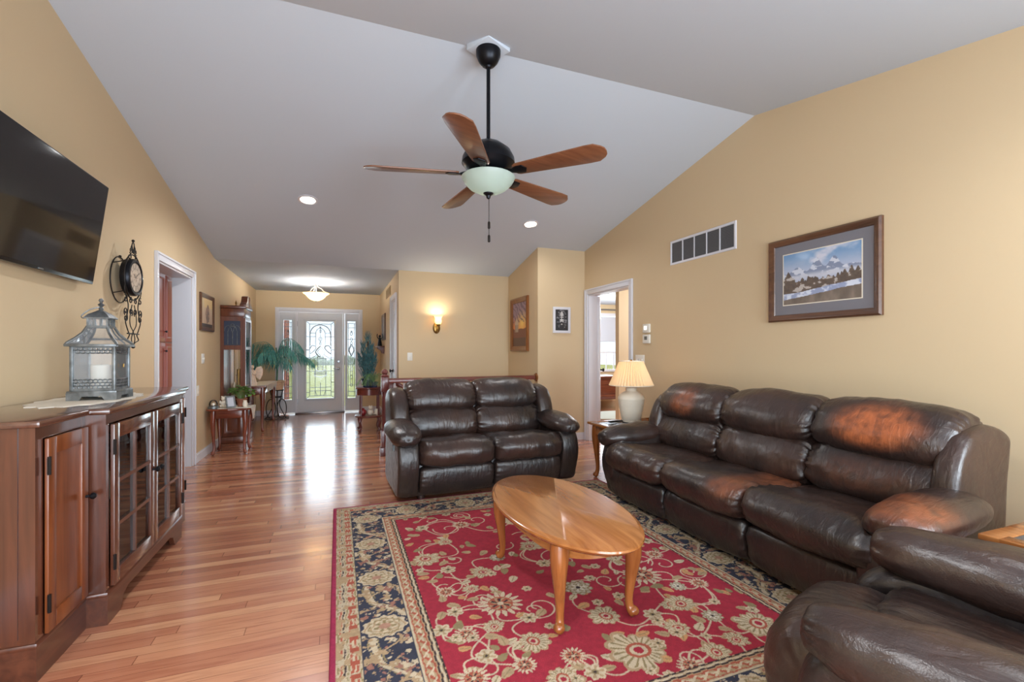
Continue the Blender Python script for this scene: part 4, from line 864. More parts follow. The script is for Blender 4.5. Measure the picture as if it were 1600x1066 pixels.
obj('roof_pane', bm, GLAREGLASS, ln)
bm = nb(); M45 = Matrix.Rotation(R(45), 4, 'Z')
b = nb()
pr2 = [(0.068, 0.434), (0.070, 0.440), (0.052, 0.458), (0.024, 0.474), (0.012, 0.482), (0, 0.483)]
lathe(bm, [(r*1.28, z) for r, z in pr2], 4, (0, 0, 0), M45); b.free()
lathe(bm, [(0.006, 0.48), (0.014, 0.49), (0.006, 0.50), (0.018, 0.512), (0.006, 0.522), (0.013, 0.535), (0.008, 0.545), (0, 0.548)], 14); obj('cap', bm, ZINC, ln)
bm = nb(); tube(bm, crom([(-0.005, 0, 0.5), (-0.05, -0.01, 0.485), (-0.085, -0.02, 0.455), (-0.09, -0.015, 0.44), (-0.075, 0.0, 0.44), (-0.04, 0.02, 0.465), (0.0, 0.01, 0.495)], 26), 0.003, 6); obj('ring_handle', bm, ZINC, ln)
bm = nb(); box(bm, hc+0.008, hc+0.016, -0.006, 0.006, 0.17, 0.19, 0.002); obj('latch', bm, BRASS, ln)
bm = nb(); lathe(bm, [(0.0, 0), (0.041, 0), (0.043, 0.004), (0.043, 0.128), (0.040, 0.132), (0.030, 0.128), (0, 0.124)], 28); cnd = fresh('pillar_candle', bm, IVORY, (-1.19, 3.10, ZTOP+0.0545), 'thick ivory pillar candle standing inside the zinc lantern', 'candle')
bm = nb(); tube(bm, [(0, 0, 0.122), (0.001, 0, 0.136)], 0.0015, 6); obj('wick', bm, BLACK, cnd)

# ================================================================== FAN AND LIGHTS
FXY = (0.912, 2.84)
fan = thing('ceiling_fan', 'dark bronze ceiling fan with five brown wooden blades and an alabaster light bowl', 'ceiling fan', (FXY[0], FXY[1], 2.30))
def fz(z): return z-2.30
bm = nb(); box(bm, -0.10, 0.10, -0.10, 0.10, fz(3.185), fz(3.235), 0.004, M=Matrix.Rotation(R(28), 4, 'Z')); obj('mounting_plate', bm, CEIL, fan)
bm = nb(); lathe(bm, [(0.022, fz(3.085)), (0.04, fz(3.09)), (0.062, fz(3.115)), (0.078, fz(3.15)), (0.08, fz(3.186))], 36); sphere(bm, (0, 0, fz(3.09)), 0.025); obj('canopy', bm, BRONZE, fan)
bm = nb(); lathe(bm, [(0.0125, fz(2.6)), (0.0125, fz(3.09))], 16); obj('downrod', bm, BRONZE, fan)
bm = nb(); lathe(bm, [(0.02, fz(2.615)), (0.04, fz(2.60)), (0.09, fz(2.578)), (0.145, fz(2.535)), (0.168, fz(2.49)), (0.172, fz(2.455)), (0.155, fz(2.435)), (0.14, fz(2.415)), (0.10, fz(2.40)), (0.09, fz(2.385)), (0.12, fz(2.378)), (0.0, fz(2.376))], 48); obj('motor_housing', bm, BRONZE, fan)
BLZ = 2.385
for k in range(5):
    an = R(24+72*k); M = Matrix.Rotation(an, 4, 'Z')
    b = nb(); out = []
    w0, w1, L0, L1 = 0.055, 0.082, 0.19, 0.775
    top = [(L0, w0*0.8), (L0+0.02, w0), (0.45, 0.070), (0.66, w1), (0.72, w1*0.98), (0.76, 0.050), (L1, 0.028), (L1+0.004, 0)]
    outl = top+[(x, -y) for x, y in top[-2::-1]]
    prism(b, outl, -0.004, 0.004, 'Z', 0.0015)
    P = M @ Matrix.Translation((0, 0, fz(BLZ))) @ Matrix.Rotation(R(-12), 4, 'X')
    bm = nb(); merge(bm, b, P); bl = obj('blade', bm, BLADE, fan)
    bm = nb(); b = nb(); prism(b, [(0.10, 0.02), (0.17, 0.018), (0.21, 0.038), (0.255, 0.038), (0.275, 0.0), (0.255, -0.038), (0.21, -0.038), (0.17, -0.018), (0.10, -0.02)], -0.010, -0.004, 'Z', 0.002); merge(bm, b, P)
    tube(bm, [M @ Vector((0.09, 0, fz(2.41))), M @ Vector((0.13, 0, fz(2.395))), M @ Vector((0.18, 0, fz(BLZ)-0.006))], 0.010, 8); obj('blade_iron', bm, BRONZE, bl)
bm = nb(); lathe(bm, [(0.165, fz(2.372)), (0.173, fz(2.366)), (0.169, fz(2.355)), (0.155, fz(2.33)), (0.12, fz(2.295)), (0.07, fz(2.27)), (0.0, fz(2.26)), (0.0, fz(2.266)), (0.068, fz(2.276)), (0.116, fz(2.301)), (0.15, fz(2.334)), (0.160, fz(2.368))], 48); obj('light_bowl', bm, BOWLG, fan)
bm = nb(); lathe(bm, [(0.035, fz(2.270)), (0.032, fz(2.260)), (0.016, fz(2.248)), (0.012, fz(2.232)), (0, fz(2.225))], 20); obj('finial', bm, BRONZE, fan)
bm = nb(); tube(bm, [(0.004, 0, fz(2.235)), (0.004, 0, fz(1.96))], 0.0022, 6)
for z in (2.055, 1.968): lathe(bm, [(0.004, fz(z+0.028)), (0.0085, fz(z+0.02)), (0.0085, fz(z-0.016)), (0.004, fz(z-0.02)), (0, fz(z-0.02))], 12, (0.004, 0, 0))
obj('pull_chain', bm, BLACK, fan)
point('fan_bulb', (FXY[0], FXY[1], 2.345), 4, (1, 0.95, 0.86), 0.03)
# recessed lights
def can(x, y, label, pw):
    z = zc(y); t = thing('recessed_light', label, 'light', (x, y, z), 0, 'recessed ceiling lights'); a = math.atan(SL)*(-1 if y > YR else 1); M = Matrix.Rotation(a, 4, 'X')
    bm = nb(); lathe(bm, [(0.095, 0.0), (0.095, -0.006), (0.075, -0.010), (0.07, -0.004)], 32, M=M); obj('trim_ring', bm, WHITE, t)
    bm = nb(); lathe(bm, [(0.0, -0.004), (0.07, -0.004), (0.07, -0.003)], 32, M=M); obj('lens', bm, CANLENS, t)
    s = spot('can_spot', (x, y, z-0.03), pw, (0.95, 0.96, 0.97), 168)
can(-0.284, 5.125, 'lit round recessed ceiling light, the one nearer the left wall', 46); can(2.185, 5.135, 'lit round recessed ceiling light, the one nearer the right wall', 13)
for cx_, pw in ((-0.284, 48), (2.185, 12)): spot('fill_spot_rear', (cx_, 0.68, zc(0.68)-0.03), pw, (0.95, 0.96, 0.97), 168)  # unseen spots without fixtures, added to fill the near part of the room
# foyer ceiling light
fl = thing('foyer_ceiling_light', 'lit frosted glass bowl ceiling light hanging in the foyer', 'ceiling light', (-0.346, 8.6, 2.44))
bm = nb(); lathe(bm, [(0.06, 0), (0.06, -0.012), (0.035, -0.022), (0.02, -0.03)], 24)
for k in range(3):
    M = Matrix.Rotation(R(120*k+20), 4, 'Z'); tube(bm, [M @ Vector(p) for p in crom([(0.02, 0, -0.025), (0.03, 0, -0.08), (0.09, 0, -0.11), (0.13, 0, -0.15), (0.185, 0, -0.165), (0.205, 0, -0.18)], 16)], 0.006, 6)
tube(bm, [(0, 0, -0.02), (0, 0, -0.32)], 0.005, 8); obj('arms', bm, SILVER, fl)
bm = nb(); lathe(bm, [(0.215, -0.19), (0.205, -0.20), (0.165, -0.225), (0.14, -0.26), (0.10, -0.295), (0.05, -0.318), (0, -0.322), (0, -0.318), (0.048, -0.314), (0.096, -0.291), (0.135, -0.257), (0.16, -0.222), (0.20, -0.195)], 40); obj('bowl', bm, BOWLW, fl)
bm = nb(); lathe(bm, [(0.012, -0.318), (0.014, -0.33), (0.006, -0.34), (0, -0.347)], 12); obj('finial', bm, SILVER, fl)
point('foyer_bulb', (-0.346, 8.6, 2.19), 300, (1, 0.96, 0.90), 0.05); point('foyer_fill_upper', (-0.346, 8.6, 2.27), 26, (1, 0.96, 0.90), 0.05)  # the upper point is added at the rim to lighten the foyer ceiling
# wall sconce
scn = thing('wall_sconce', 'lit brass wall sconce with a tulip glass shade on the stair wall', 'wall lamp', (1.395, YS, 1.60))
bm = nb(); lathe(bm, [(0.055, 0), (0.055, 0.006), (0.048, 0.014), (0.03, 0.02), (0, 0.022)], 28, M=RX @ Matrix.Diagonal((1, 1.55, 1, 1))); obj('back_plate', bm, BRASS, scn)
bm = nb(); tube(bm, crom([(0, -0.02, 0.0), (0, -0.06, -0.055), (0.0, -0.11, -0.06), (0, -0.135, -0.02), (0, -0.13, 0.03)], 22), 0.008, 8); lathe(bm, [(0.01, 0), (0.03, 0.012), (0.034, 0.03), (0, 0.03)], 20, (0, -0.13, 0.02)); obj('arm', bm, BRASS, scn)
bm = nb(); lathe(bm, [(0.024, 0.0), (0.045, 0.02), (0.052, 0.05), (0.046, 0.085), (0.06, 0.12), (0.074, 0.135), (0.070, 0.135), (0.056, 0.12), (0.042, 0.085), (0.048, 0.05), (0.04, 0.02), (0.0, 0.004)], 28, (0, -0.13, 0.045)); obj('glass_shade', bm, SCONCEG, scn)
point('sconce_bulb', (1.395, YS-0.13, 1.74), 4.5, (1, 0.9, 0.72), 0.05)

# ================================================================== LEFT WALL
tv = thing('television', 'black flat-screen television tilted forward high on the left wall', 'television', (XL, 3.05, 1.962), R(90))
M = Matrix.Translation((0, -0.09, 0)) @ Matrix.Rotation(R(7.5), 4, 'X'); hw_, hh = 0.54, 0.308
bm = nb(); box(bm, -hw_, hw_, -0.012, 0.02, -hh, hh, 0.004, M=M); box(bm, -0.35, 0.35, 0.01, 0.045, -0.2, 0.15, 0.01, M=M); obj('case', bm, TVB, tv)
bm = nb(); box(bm, -hw_+0.008, hw_-0.008, -0.0135, -0.0115, -hh+0.018, hh-0.008, M=M); obj('screen', bm, SCREEN, tv)
bm = nb(); box(bm, -0.02, 0.02, -0.0137, -0.0118, -hh+0.005, -hh+0.012, M=M); obj('logo_badge', bm, SILVER, tv)
bm = nb(); box(bm, -0.2, 0.2, -0.015, -0.004, -0.15, 0.15, 0.003); 
for x in (-0.15, 0.15): box(bm, x-0.015, x+0.015, -0.06, -0.01, -0.12, 0.12)
obj('wall_mount', bm, BLACKP, tv)
# wrought iron wall clock
wc = thing('wall_clock', 'black wrought iron scroll wall clock with a round dial beside the television', 'clock', (XL, 4.12, 1.78), R(90))
def scroll(cx, cz, r, a0, turns, s=1, n=20): return [(cx+s*r*(1-0.75*k/(n-1))*math.cos(R(a0)+turns*2*math.pi*k/(n-1)), 0, cz+r*(1-0.75*k/(n-1))*math.sin(R(a0)+turns*2*math.pi*k/(n-1))) for k in range(n)]
bm = nb(); q = -0.085; W_ = 0.0035
def ct_(pts, r=W_, y=q): tube(bm, [(p[0], y, p[2]) for p in pts], r, 6)
for s in (-1, 1):
    ct_(crom([(s*0.02, 0, 0.235), (s*0.035, 0, 0.21), (s*0.015, 0, 0.185), (s*0.045, 0, 0.165), (s*0.075, 0, 0.14), (s*0.05, 0, 0.12)], 24)); ct_(scroll(s*0.06, 0.145, 0.028, 90, 1.1, s)); ct_(crom([(0, 0, 0.262), (s*0.018, 0, 0.24), (s*0.012, 0, 0.21), (0, 0, 0.175)], 14)); ct_(scroll(s*0.035, 0.195, 0.018, -60, 1.0, s))
    ct_(crom([(s*0.13, 0, -0.02), (s*0.145, 0, -0.10), (s*0.10, 0, -0.17), (s*0.085, 0, -0.22), (s*0.11, 0, -0.29), (s*0.13, 0, -0.33), (s*0.09, 0, -0.39), (s*0.065, 0, -0.42), (s*0.095, 0, -0.455), (s*0.03, 0, -0.475), (0, 0, -0.50)], 40))
    ct_(crom([(s*0.02, 0, -0.20), (s*0.055, 0, -0.29), (s*0.05, 0, -0.35), (0.0, 0, -0.395), (-s*0.03, 0, -0.45), (0, 0, -0.50)], 26), 0.003)
    for cz, a0 in ((-0.165, 60), (-0.255, -60), (-0.30, 120)): ct_(scroll(s*0.125, cz, 0.030, a0, 1.2, s))
    ct_(scroll(s*0.04, -0.255, 0.03, -60, 1.2, -s)); ct_(scroll(s*0.045, -0.17, 0.024, 100, 1.2, s))
ct_(ell(0, 0.0, 0.15, 0.165), 0.005); ct_([(-0.1, 0, -0.41), (0.1, 0, -0.41)], 0.005); sphere(bm, (0, q, 0.268), 0.010); sphere(bm, (0, q, -0.505), 0.012)
obj('scrollwork', bm, BLACK, wc)
bm = nb(); tube(bm, [(p[0], -0.006, p[2]) for p in ell(0, -0.02, 0.15, 0.165, 0, 360, 40)], 0.004, 6)
for a in (40, 140, 220, 320): tube(bm, [(0.15*math.cos(R(a)), -0.006, 0.165*math.sin(R(a))-0.02), (0.15*math.cos(R(a)), q, 0.165*math.sin(R(a)))], 0.0035, 6)
sphere(bm, (0, -0.008, 0.15), 0.009); obj('wall_bracket', bm, BLACK, wc)
bm = nb(); lathe(bm, [(0.0, 0.05), (0.132, 0.05), (0.135, 0.055), (0.135, 0.095), (0.128, 0.105), (0.112, 0.107), (0.110, 0.100), (0.0, 0.099)], 40, M=RX); obj('case', bm, BRONZE, wc)
def dial(u, v):
    x, z = u*2-1, v*2-1; r = np.hypot(x, z); a = np.arctan2(x, z); c = lerp(fbm(u*9, v*9, 3), full(u, (150, 132, 116)), full(u, (206, 190, 168)))
    h = np.round(a/(np.pi/6)); da = (a-h*np.pi/6)*r; m = ((np.abs(da) < 0.055) & (r > 0.62) & (r < 0.9) & (np.abs(np.abs(da)-0.03) > 0.012)).astype(float); c = lerp(m, c, full(u, (40, 32, 30)))
    c = lerp(((r > 0.93) | (np.abs(r-0.58) < 0.015)).astype(float), c, full(u, (60, 46, 40))); c = lerp(((r < 0.3) & (np.cos(a*8) > 0.2)).astype(float)*0.6, c, full(u, (110, 84, 66)))
    for an, l in ((R(300), 0.42), (R(55), 0.62)):
        px, pz = np.sin(an), np.cos(an); p = x*px+z*pz; d = np.abs(-x*pz+z*px); c = lerp(((p > -0.08) & (p < l) & (d < 0.03)).astype(float), c, full(u, (18, 16, 16)))
    return c
o = canvas('dial', 0.22, 0.22, 80, 80, dial, DIAL, wc, -0.1005); bm = bmesh.new(); bm.from_mesh(o.data); bmesh.ops.delete(bm, geom=[v for v in bm.verts if math.hypot(v.co.x, v.co.z) > 0.111], context='VERTS'); bm.to_mesh(o.data); bm.free()
def framed(name, label, loc, rz, w, h, prof, fmat, fn, art=(0, 0), mat_c=None, nx=120, ny=120, cat='picture', glass=None):
    t = thing(name, label, cat, loc, rz); bm = frame_bm(w, h, prof); obj('frame', bm, fmat, t); ins = prof[-1][0]; dep = prof[-1][1]
    if mat_c is not None:
        bm = nb(); box(bm, -w/2+ins-0.004, w/2-ins+0.004, -dep, -dep+0.003, -h/2+ins-0.004, h/2-ins+0.004); obj('mat_board', bm, mat_c, t)
        a, b_ = art; bm = frame_bm(w-2*(ins+a)+0.012, h-2*(ins+b_)+0.012, [(0, dep), (0, dep+0.002), (0.007, dep+0.002)]); obj('inner_mat', bm, CREAM, t)
        canvas('print', w-2*(ins+a), h-2*(ins+b_), nx, ny, fn, PICT, t, -dep-0.001)
    else: canvas('print', w-2*ins+0.006, h-2*ins+0.006, nx, ny, fn, PICT, t, -dep)
    bm = nb(); box(bm, -w/2+0.004, w/2-0.004, -0.003, 0.0, -h/2+0.004, h/2-0.004); obj('backing', bm, BLACKP, t)
    return t
PF = [(0, 0), (0, 0.018), (0.012, 0.026), (0.03, 0.020), (0.05, 0.012), (0.05, 0.008)]
def art_figure(u, v):
    c = lerp(sstep(0.3, 0.9, v), full(u, (196, 168, 140)), full(u, (216, 196, 150))); c = lerp(((v > 0.68) & (u > 0.25)).astype(float)*0.7, c, full(u, (232, 200, 130)))
    fig = (np.hypot((u-0.55)*1.6, (v-0.45)*0.9)+0.18*(fbm(u*8, v*8, 4)-0.5) < 0.27).astype(float); c = lerp(fig*0.85, c, full(u, (92, 70, 62))); c = lerp(fig*(fbm(u*14, v*14, 8) > 0.55), c, full(u, (150, 116, 98)))
    return lerp((v < 0.12).astype(float), c, full(u, (60, 48, 46)))
framed('framed_picture', 'small framed print of a dim figure on the left wall before the tall clock', (XL, 6.487, 1.708), R(90), 0.60, 0.44, PF, FRAMEW, art_figure)
def plate(name, label, loc, rz, w=0.075, h=0.118, toggles=1, cat='light switch'):
    t = thing(name, label, cat, loc, rz); bm = nb(); box(bm, -w/2, w/2, -0.006, 0, -h/2, h/2, 0.002); obj('cover_plate', bm, PLASTIC, t)
    for k in range(toggles):
        x = (k-(toggles-1)/2)*0.046; bm = nb(); box(bm, x-0.005, x+0.005, -0.016, -0.005, -0.01, 0.012, 0.002); obj('toggle', bm, PLASTIC, t)
    return t
plate('light_switch', 'white light switch plate on the left wall under the framed print', (XL, 6.33, 1.16), R(90), 0.12, 0.118, 2)
plate('light_switch', 'white light switch plate on the wall beside the sconce', (1.0, YS, 1.17), 0)
plate('light_switch', 'pale switch plate on the right wall just above the table lamp', (XR, 4.47, 1.145), R(-90), 0.165, 0.118, 3)
t = thing('outlet', 'white outlet plate low on the left wall near the end table', 'outlet', (XL, 6.12, 0.80), R(90)); bm = nb(); box(bm, -0.04, 0.04, -0.006, 0, -0.058, 0.058, 0.002); obj('cover_plate', bm, PLASTIC, t); bm = nb()
for z in (-0.022, 0.022): box(bm, -0.014, 0.014, -0.0075, -0.005, z-0.014, z+0.014, 0.003)
obj('socket', bm, CREAM, t)

# ================================================================== GRANDFATHER CLOCK
gc = thing('grandfather_clock', 'tall dark wood grandfather clock with glass sides against the left wall', 'grandfather clock', (XL+0.004, 7.42, 0), R(90))
w2_, dd = 0.235, 0.275
bm = nb(); box(bm, -w2_-0.02, w2_+0.02, -dd-0.03, 0, 0, 0.09, 0.008); box(bm, -w2_, w2_, -dd-0.012, 0, 0.09, 0.42, 0.004); box(bm, -w2_-0.012, w2_+0.012, -dd-0.022, 0, 0.42, 0.46, 0.008)
fb = frame_bm(0.36, 0.24, [(0, 0), (0.008, 0.008), (0.03, 0.004), (0.04, 0.0)]); merge(bm, fb, Matrix.Translation((0, -dd-0.012, 0.25)))
fb = frame_bm(0.20, 0.24, [(0, 0), (0.008, 0.008), (0.03, 0.004), (0.04, 0.0)]); merge(bm, fb, Matrix.Translation((-w2_, -dd/2, 0.25)) @ Matrix.Rotation(R(-90), 4, 'Z')); obj('base', bm, WALNUT, gc)
bm = nb(); x = w2_-0.02
for sx in (-1, 1):
    for y in (-dd, -0.04): box(bm, sx*x-0.02, sx*x+0.02, y, y+0.04, 0.46, 1.80)
    box(bm, sx*x-0.02, sx*x+0.02, -dd, 0, 0.46, 0.52); box(bm, sx*x-0.02, sx*x+0.02, -dd, 0, 1.27, 1.33); box(bm, sx*x-0.02, sx*x+0.02, -dd, 0, 1.66, 1.72)
box(bm, -x, x, -0.02, 0, 0.46, 1.8); box(bm, -x, x, -dd, -dd+0.03, 0.46, 0.5); box(bm, -x, x, -dd, 0, 1.70, 1.80)
obj('case', bm, WALNUT, gc)
bm = nb(); box(bm, -w2_-0.01, w2_+0.01, -dd-0.012, 0, 1.72, 1.83, 0.006); box(bm, -w2_-0.03, w2_+0.03, -dd-0.035, 0, 1.83, 1.87, 0.01)
for sx in (-1, 1): prism(bm, [(sx*0.02, 1.87), (sx*0.23, 1.87), (sx*0.23, 1.89), (sx*0.14, 1.93), (sx*0.09, 2.01), (sx*0.05, 2.02), (sx*0.045, 1.96), (sx*0.02, 1.93)], -dd-0.03, -dd+0.05, 'Y', 0.004)
obj('hood', bm, WALNUT, gc)
bm = nb(); lathe(bm, [(0.016, 1.87), (0.02, 1.89), (0.008, 1.90), (0.018, 1.93), (0.004, 1.96), (0, 1.98)], 14, (0, -dd, 0)); obj('finial', bm, BRASS, gc); bm = nb(); lathe(bm, [(0.014, 1.87), (0.006, 1.885), (0.013, 1.905), (0.003, 1.935), (0, 1.95)], 12, (-w2_+0.02, -0.18, 0)); obj('finial', bm, BRASS, gc)
for sx in (-1, 1):
    bm = nb()
    for y in (-0.195, -0.14, -0.085): tube(bm, [(sx*(x+0.012), y, 1.34), (sx*(x+0.012), y, 1.52)], 0.004, 6)
    for c0, c1 in ((-0.235, -0.15), (-0.13, -0.045), (-0.19, -0.09)): tube(bm, [(sx*(x+0.012), (c0+c1)/2+(c1-c0)/2*math.cos(a), 1.52+0.075*math.sin(a)) for a in [math.pi*k/12 for k in range(13)]], 0.004, 6)
    tube(bm, [(sx*(x+0.012), -0.14-0.02*math.cos(a), 1.60+0.02*math.sin(a)) for a in [2*math.pi*k/12 for k in range(13)]], 0.004, 6)
    obj('fretwork', bm, ZINC, gc)
SLATEB = plain('dark_cloth_grille', (36, 44, 66), 0.5)
for sx in (-1, 1): bm = nb(); box(bm, sx*x-0.004, sx*x+0.004, -dd+0.03, -0.03, 1.33, 1.66); obj('sound_grille', bm, SLATEB, gc)
for sx in (-1, 1): bm = nb(); box(bm, sx*x-0.002, sx*x+0.002, -dd+0.03, -0.03, 0.52, 1.27); obj('side_pane', bm, GLASS, gc)
bm = nb(); box(bm, -w2_+0.005, w2_-0.005, -dd-0.02, -dd, 0.47, 0.51); box(bm, -w2_+0.005, -w2_+0.045, -dd-0.02, -dd, 0.51, 1.70); box(bm, w2_-0.045, w2_-0.005, -dd-0.02, -dd, 0.51, 1.70); box(bm, -w2_+0.045, w2_-0.045, -dd-0.02, -dd, 1.66, 1.71); box(bm, -w2_+0.045, w2_-0.045, -dd-0.02, -dd, 1.27, 1.31); o = obj('front_door', bm, WALNUT, gc)
bm = nb(); box(bm, -w2_+0.045, w2_-0.045, -dd-0.012, -dd-0.008, 0.51, 1.66); obj('pane', bm, GLASS, o)
bm = nb(); lathe(bm, [(0, 0), (0.15, 0), (0.15, 0.006), (0, 0.006)], 40, (0, -dd+0.04, 1.49), RX); obj('dial', bm, CREAM, gc)
bm = nb(); tube(bm, [(0, -0.12, 1.3), (0, -0.12, 0.82)], 0.006, 6); lathe(bm, [(0, 0), (0.075, 0.004), (0.075, 0.010), (0, 0.014)], 28, (0, -0.11, 0.74), RX); obj('pendulum', bm, BRASS, gc)
for xx in (-0.09, 0, 0.09): bm = nb(); lathe(bm, [(0, 0.78), (0.024, 0.785), (0.024, 1.0), (0, 1.005)], 16, (xx, -0.19, 0)); tube(bm, [(xx, -0.19, 1.0), (xx, -0.19, 1.3)], 0.002, 5); obj('weight', bm, BRASS, gc)

# ================================================================== SMALL END TABLE WITH ORNAMENTS
et = thing('end_table', 'small brown end table with curved legs in front of the grandfather clock', 'end table', (-1.225, 6.56, 0))
TZ = 0.555
bm = nb(); pl = [(-0.235+0.0, -0.22)]
pl = [(-0.235, -0.17), (-0.20, -0.215), (-0.1, -0.205), (0, -0.235), (0.1, -0.205), (0.20, -0.215), (0.235, -0.17), (0.23, 0), (0.235, 0.2), (-0.235, 0.2)]
prism(bm, pl, TZ-0.022, TZ, 'Z', 0.007); obj('tabletop', bm, MAHOGX, et)
bm = nb(); box(bm, -0.185, 0.185, -0.165, 0.165, TZ-0.115, TZ-0.022, 0.003); obj('apron', bm, MAHOGX, et)
for sx in (-1, 1):
    for sy in (-1, 1): bm = nb(); cabriole(bm, sx*0.165, sy*0.15, TZ-0.02, sx*0.7, sy*0.7, 0.025); obj('leg', bm, MAHOG, et, 60)
bm = nb(); b = nb(); n = 24
def drape(x0, x1, y0, y1, z, drop):
    """cloth lying on a table with a pointed corner hanging over the +x edge"""
    b = nb(); V = [b.verts.new(p) for p in ((x0, y0, z), (x1, y0, z), (x1, y1, z), (x0, y1, z))]; e1 = b.verts.new((x1+0.012, y0, z-0.008)); e2 = b.verts.new((x1+0.012, y1, z-0.008)); tip = b.verts.new((x1+0.016, (y0+y1)/2, z-drop))
    b.faces.new(V); b.faces.new((V[1], e1, e2, V[2])); b.faces.new((e1, tip, e2)); bmesh.ops.solidify(b, geom=b.faces[:], thickness=0.003); return b
box(bm, -0.12, 0.2415, -0.17, 0.15, 0, 0.0036); prism(bm, [(-0.17, 0.0036), (0.15, 0.0036), (0.15, -0.01), (0.02, -0.15), (-0.03, -0.15), (-0.17, -0.01)], 0.2375, 0.2412, 'X'); fresh('lace_cloth', bm, LACE, (-1.225, 6.56, TZ+0.001), 'white lace cloth with a hanging point on the small end table', 'cloth')
Z1 = TZ+0.006
gd = thing('glass_dome', 'small clear glass dome ornament at the wall side of the end table', 'ornament', (-1.40, 6.46, TZ+0.001)); bm = nb(); lathe(bm, [(0, 0), (0.055, 0), (0.055, 0.02), (0.048, 0.03), (0, 0.03)], 24); obj('base', bm, ZINC, gd)
bm = nb(); lathe(bm, [(0.045, 0.03), (0.046, 0.06), (0.035, 0.09), (0.018, 0.103), (0, 0.106)], 24); obj('dome', bm, GLASS, gd); bm = nb(); sphere(bm, (0, 0, 0.05), 0.022, 1, 1, 0.9); obj('figurine', bm, CREAM, gd)
def bear(x, y, z, label):
    bm = nb(); sphere(bm, (0, 0, 0.045), 0.036, 0.95, 0.85, 1.2); sphere(bm, (0, -0.006, 0.108), 0.027)
    for s in (-1, 1): sphere(bm, (s*0.019, 0, 0.132), 0.009); sphere(bm, (s*0.026, -0.02, 0.022), 0.015, 1, 1.5, 1); sphere(bm, (s*0.034, -0.012, 0.066), 0.011, 1, 1, 1.8)
    sphere(bm, (0, -0.028, 0.101), 0.010); return fresh('bear_figurine', bm, CREAM, (x, y, z), label, 'figurine')
bear(-1.30, 6.50, Z1, 'cream bear figurine between the glass dome and the tilted photo frame')
pf = thing('photo_frame', 'pale blue photo frame leaning back on the small end table', 'photo frame', (-1.215, 6.42, Z1), R(35)); M = Matrix.Translation((0, 0, 0.072)) @ Matrix.Rotation(R(-18), 4, 'X')
bm = nb(); merge(bm, frame_bm(0.105, 0.145, [(0, 0), (0, 0.012), (0.016, 0.012), (0.016, 0.005)]), M); obj('frame', bm, ZINC, pf); bm = nb(); box(bm, -0.044, 0.044, -0.006, 0.0, -0.062, 0.062, M=M); obj('print', bm, BLIND, pf); bm = nb(); box(bm, -0.01, 0.01, 0.002, 0.008, -0.06, 0.04, M=Matrix.Translation((0, 0.035, 0.06)) @ Matrix.Rotation(R(25), 4, 'X')); obj('easel_back', bm, BLACKP, pf)
def leafblade(b, base, d, up, l, w, droop=0.3, seg=3):
    """one thin leaf as a bent strip"""
    base = Vector(base); d = Vector(d).normalized(); s = d.cross(Vector(up)); s = s.normalized() if s.length > 1e-6 else Vector((1, 0, 0)); prev = None
    for k in range(seg+1):
        f = k/seg; p = base+d*(l*f)+Vector((0, 0, -droop*l*f*f)); ww = w*math.sin(math.pi*min(1, 0.12+f*0.88))*0.5
        if k == seg: cur = (b.verts.new(p),)
        else: cur = (b.verts.new(p-s*ww), b.verts.new(p+s*ww))
        if prev: b.faces.new((prev[0], prev[1], cur[1], cur[0]) if len(cur) == 2 else (prev[0], prev[1], cur[0]))
        prev = cur
def pot_bm(r0, r1, h, rim=0.008): 
    return lathe(nb(), [(0, 0), (r0, 0), (r1*0.97, h*0.85), (r1+rim, h*0.87), (r1+rim, h), (r1-0.004, h), (r1*0.9, h*0.88), (0, h*0.88)], 28)
pp = thing('potted_plant', 'bushy bright green plant in a terracotta pot on the small end table', 'potted plant', (-1.12, 6.56, Z1))
obj('pot', pot_bm(0.04, 0.055, 0.10), TERRA, pp); rg = random.Random(11); bm = nb(); st = nb()
for k in range(46):
    a = rg.random()*6.28; r = 0.13*math.sqrt(rg.random()); h = 0.15+0.12*rg.random()*(1-r*3); p = Vector((r*math.cos(a), r*math.sin(a)*0.9, h)); tube(st, [(p.x*0.15, p.y*0.15, 0.085), (p.x*0.6, p.y*0.6, h*0.75), p], 0.0018, 4)
    for q in range(4): aa = a+rg.uniform(-1.6, 1.6); leafblade(bm, p, (math.cos(aa), math.sin(aa), rg.uniform(-0.3, 0.6)), (0, 0, 1), 0.055, 0.042, 0.35)
obj('foliage', bm, LEAFG, pp); obj('stems', st, LEAFG, pp)
bm = nb(); lathe(bm, [(0, 0), (0.022, 0), (0.03, 0.04), (0.02, 0.075), (0.024, 0.085), (0, 0.085)], 20); fresh('white_vase', bm, CREAM, (-1.065, 6.46, Z1), 'tiny white vase in front of the green potted plant', 'vase')

# ================================================================== CONSOLE TABLE WITH FIGURINES
cn = thing('console_table', 'brown console table with cabriole legs along the left foyer wall', 'console table', (-1.255, 8.62, 0)); CZ = 0.715
bm = nb(); box(bm, -0.215, 0.225, -0.70, 0.72, CZ-0.024, CZ, 0.007); obj('tabletop', bm, MAHOGX, cn); bm = nb(); box(bm, -0.185, 0.19, -0.66, 0.68, CZ-0.125, CZ-0.024, 0.004)
prism(bm, [(-0.15, CZ-0.125), (0.15, CZ-0.125), (0.06, CZ-0.15), (0, CZ-0.165), (-0.06, CZ-0.15)], -0.66, -0.645, 'Y'); obj('apron', bm, MAHOGX, cn)
for sx in (-1, 1):
    for sy in (-1, 1): bm = nb(); cabriole(bm, sx*0.165+0.005, sy*0.635+0.01, CZ-0.02, sx*0.6, sy*0.4, 0.029, sc=0.9); obj('leg', bm, MAHOG, cn, 60)
bm = nb(); box(bm, -0.05, 0.2265, -0.60, 0.66, 0, 0.003)
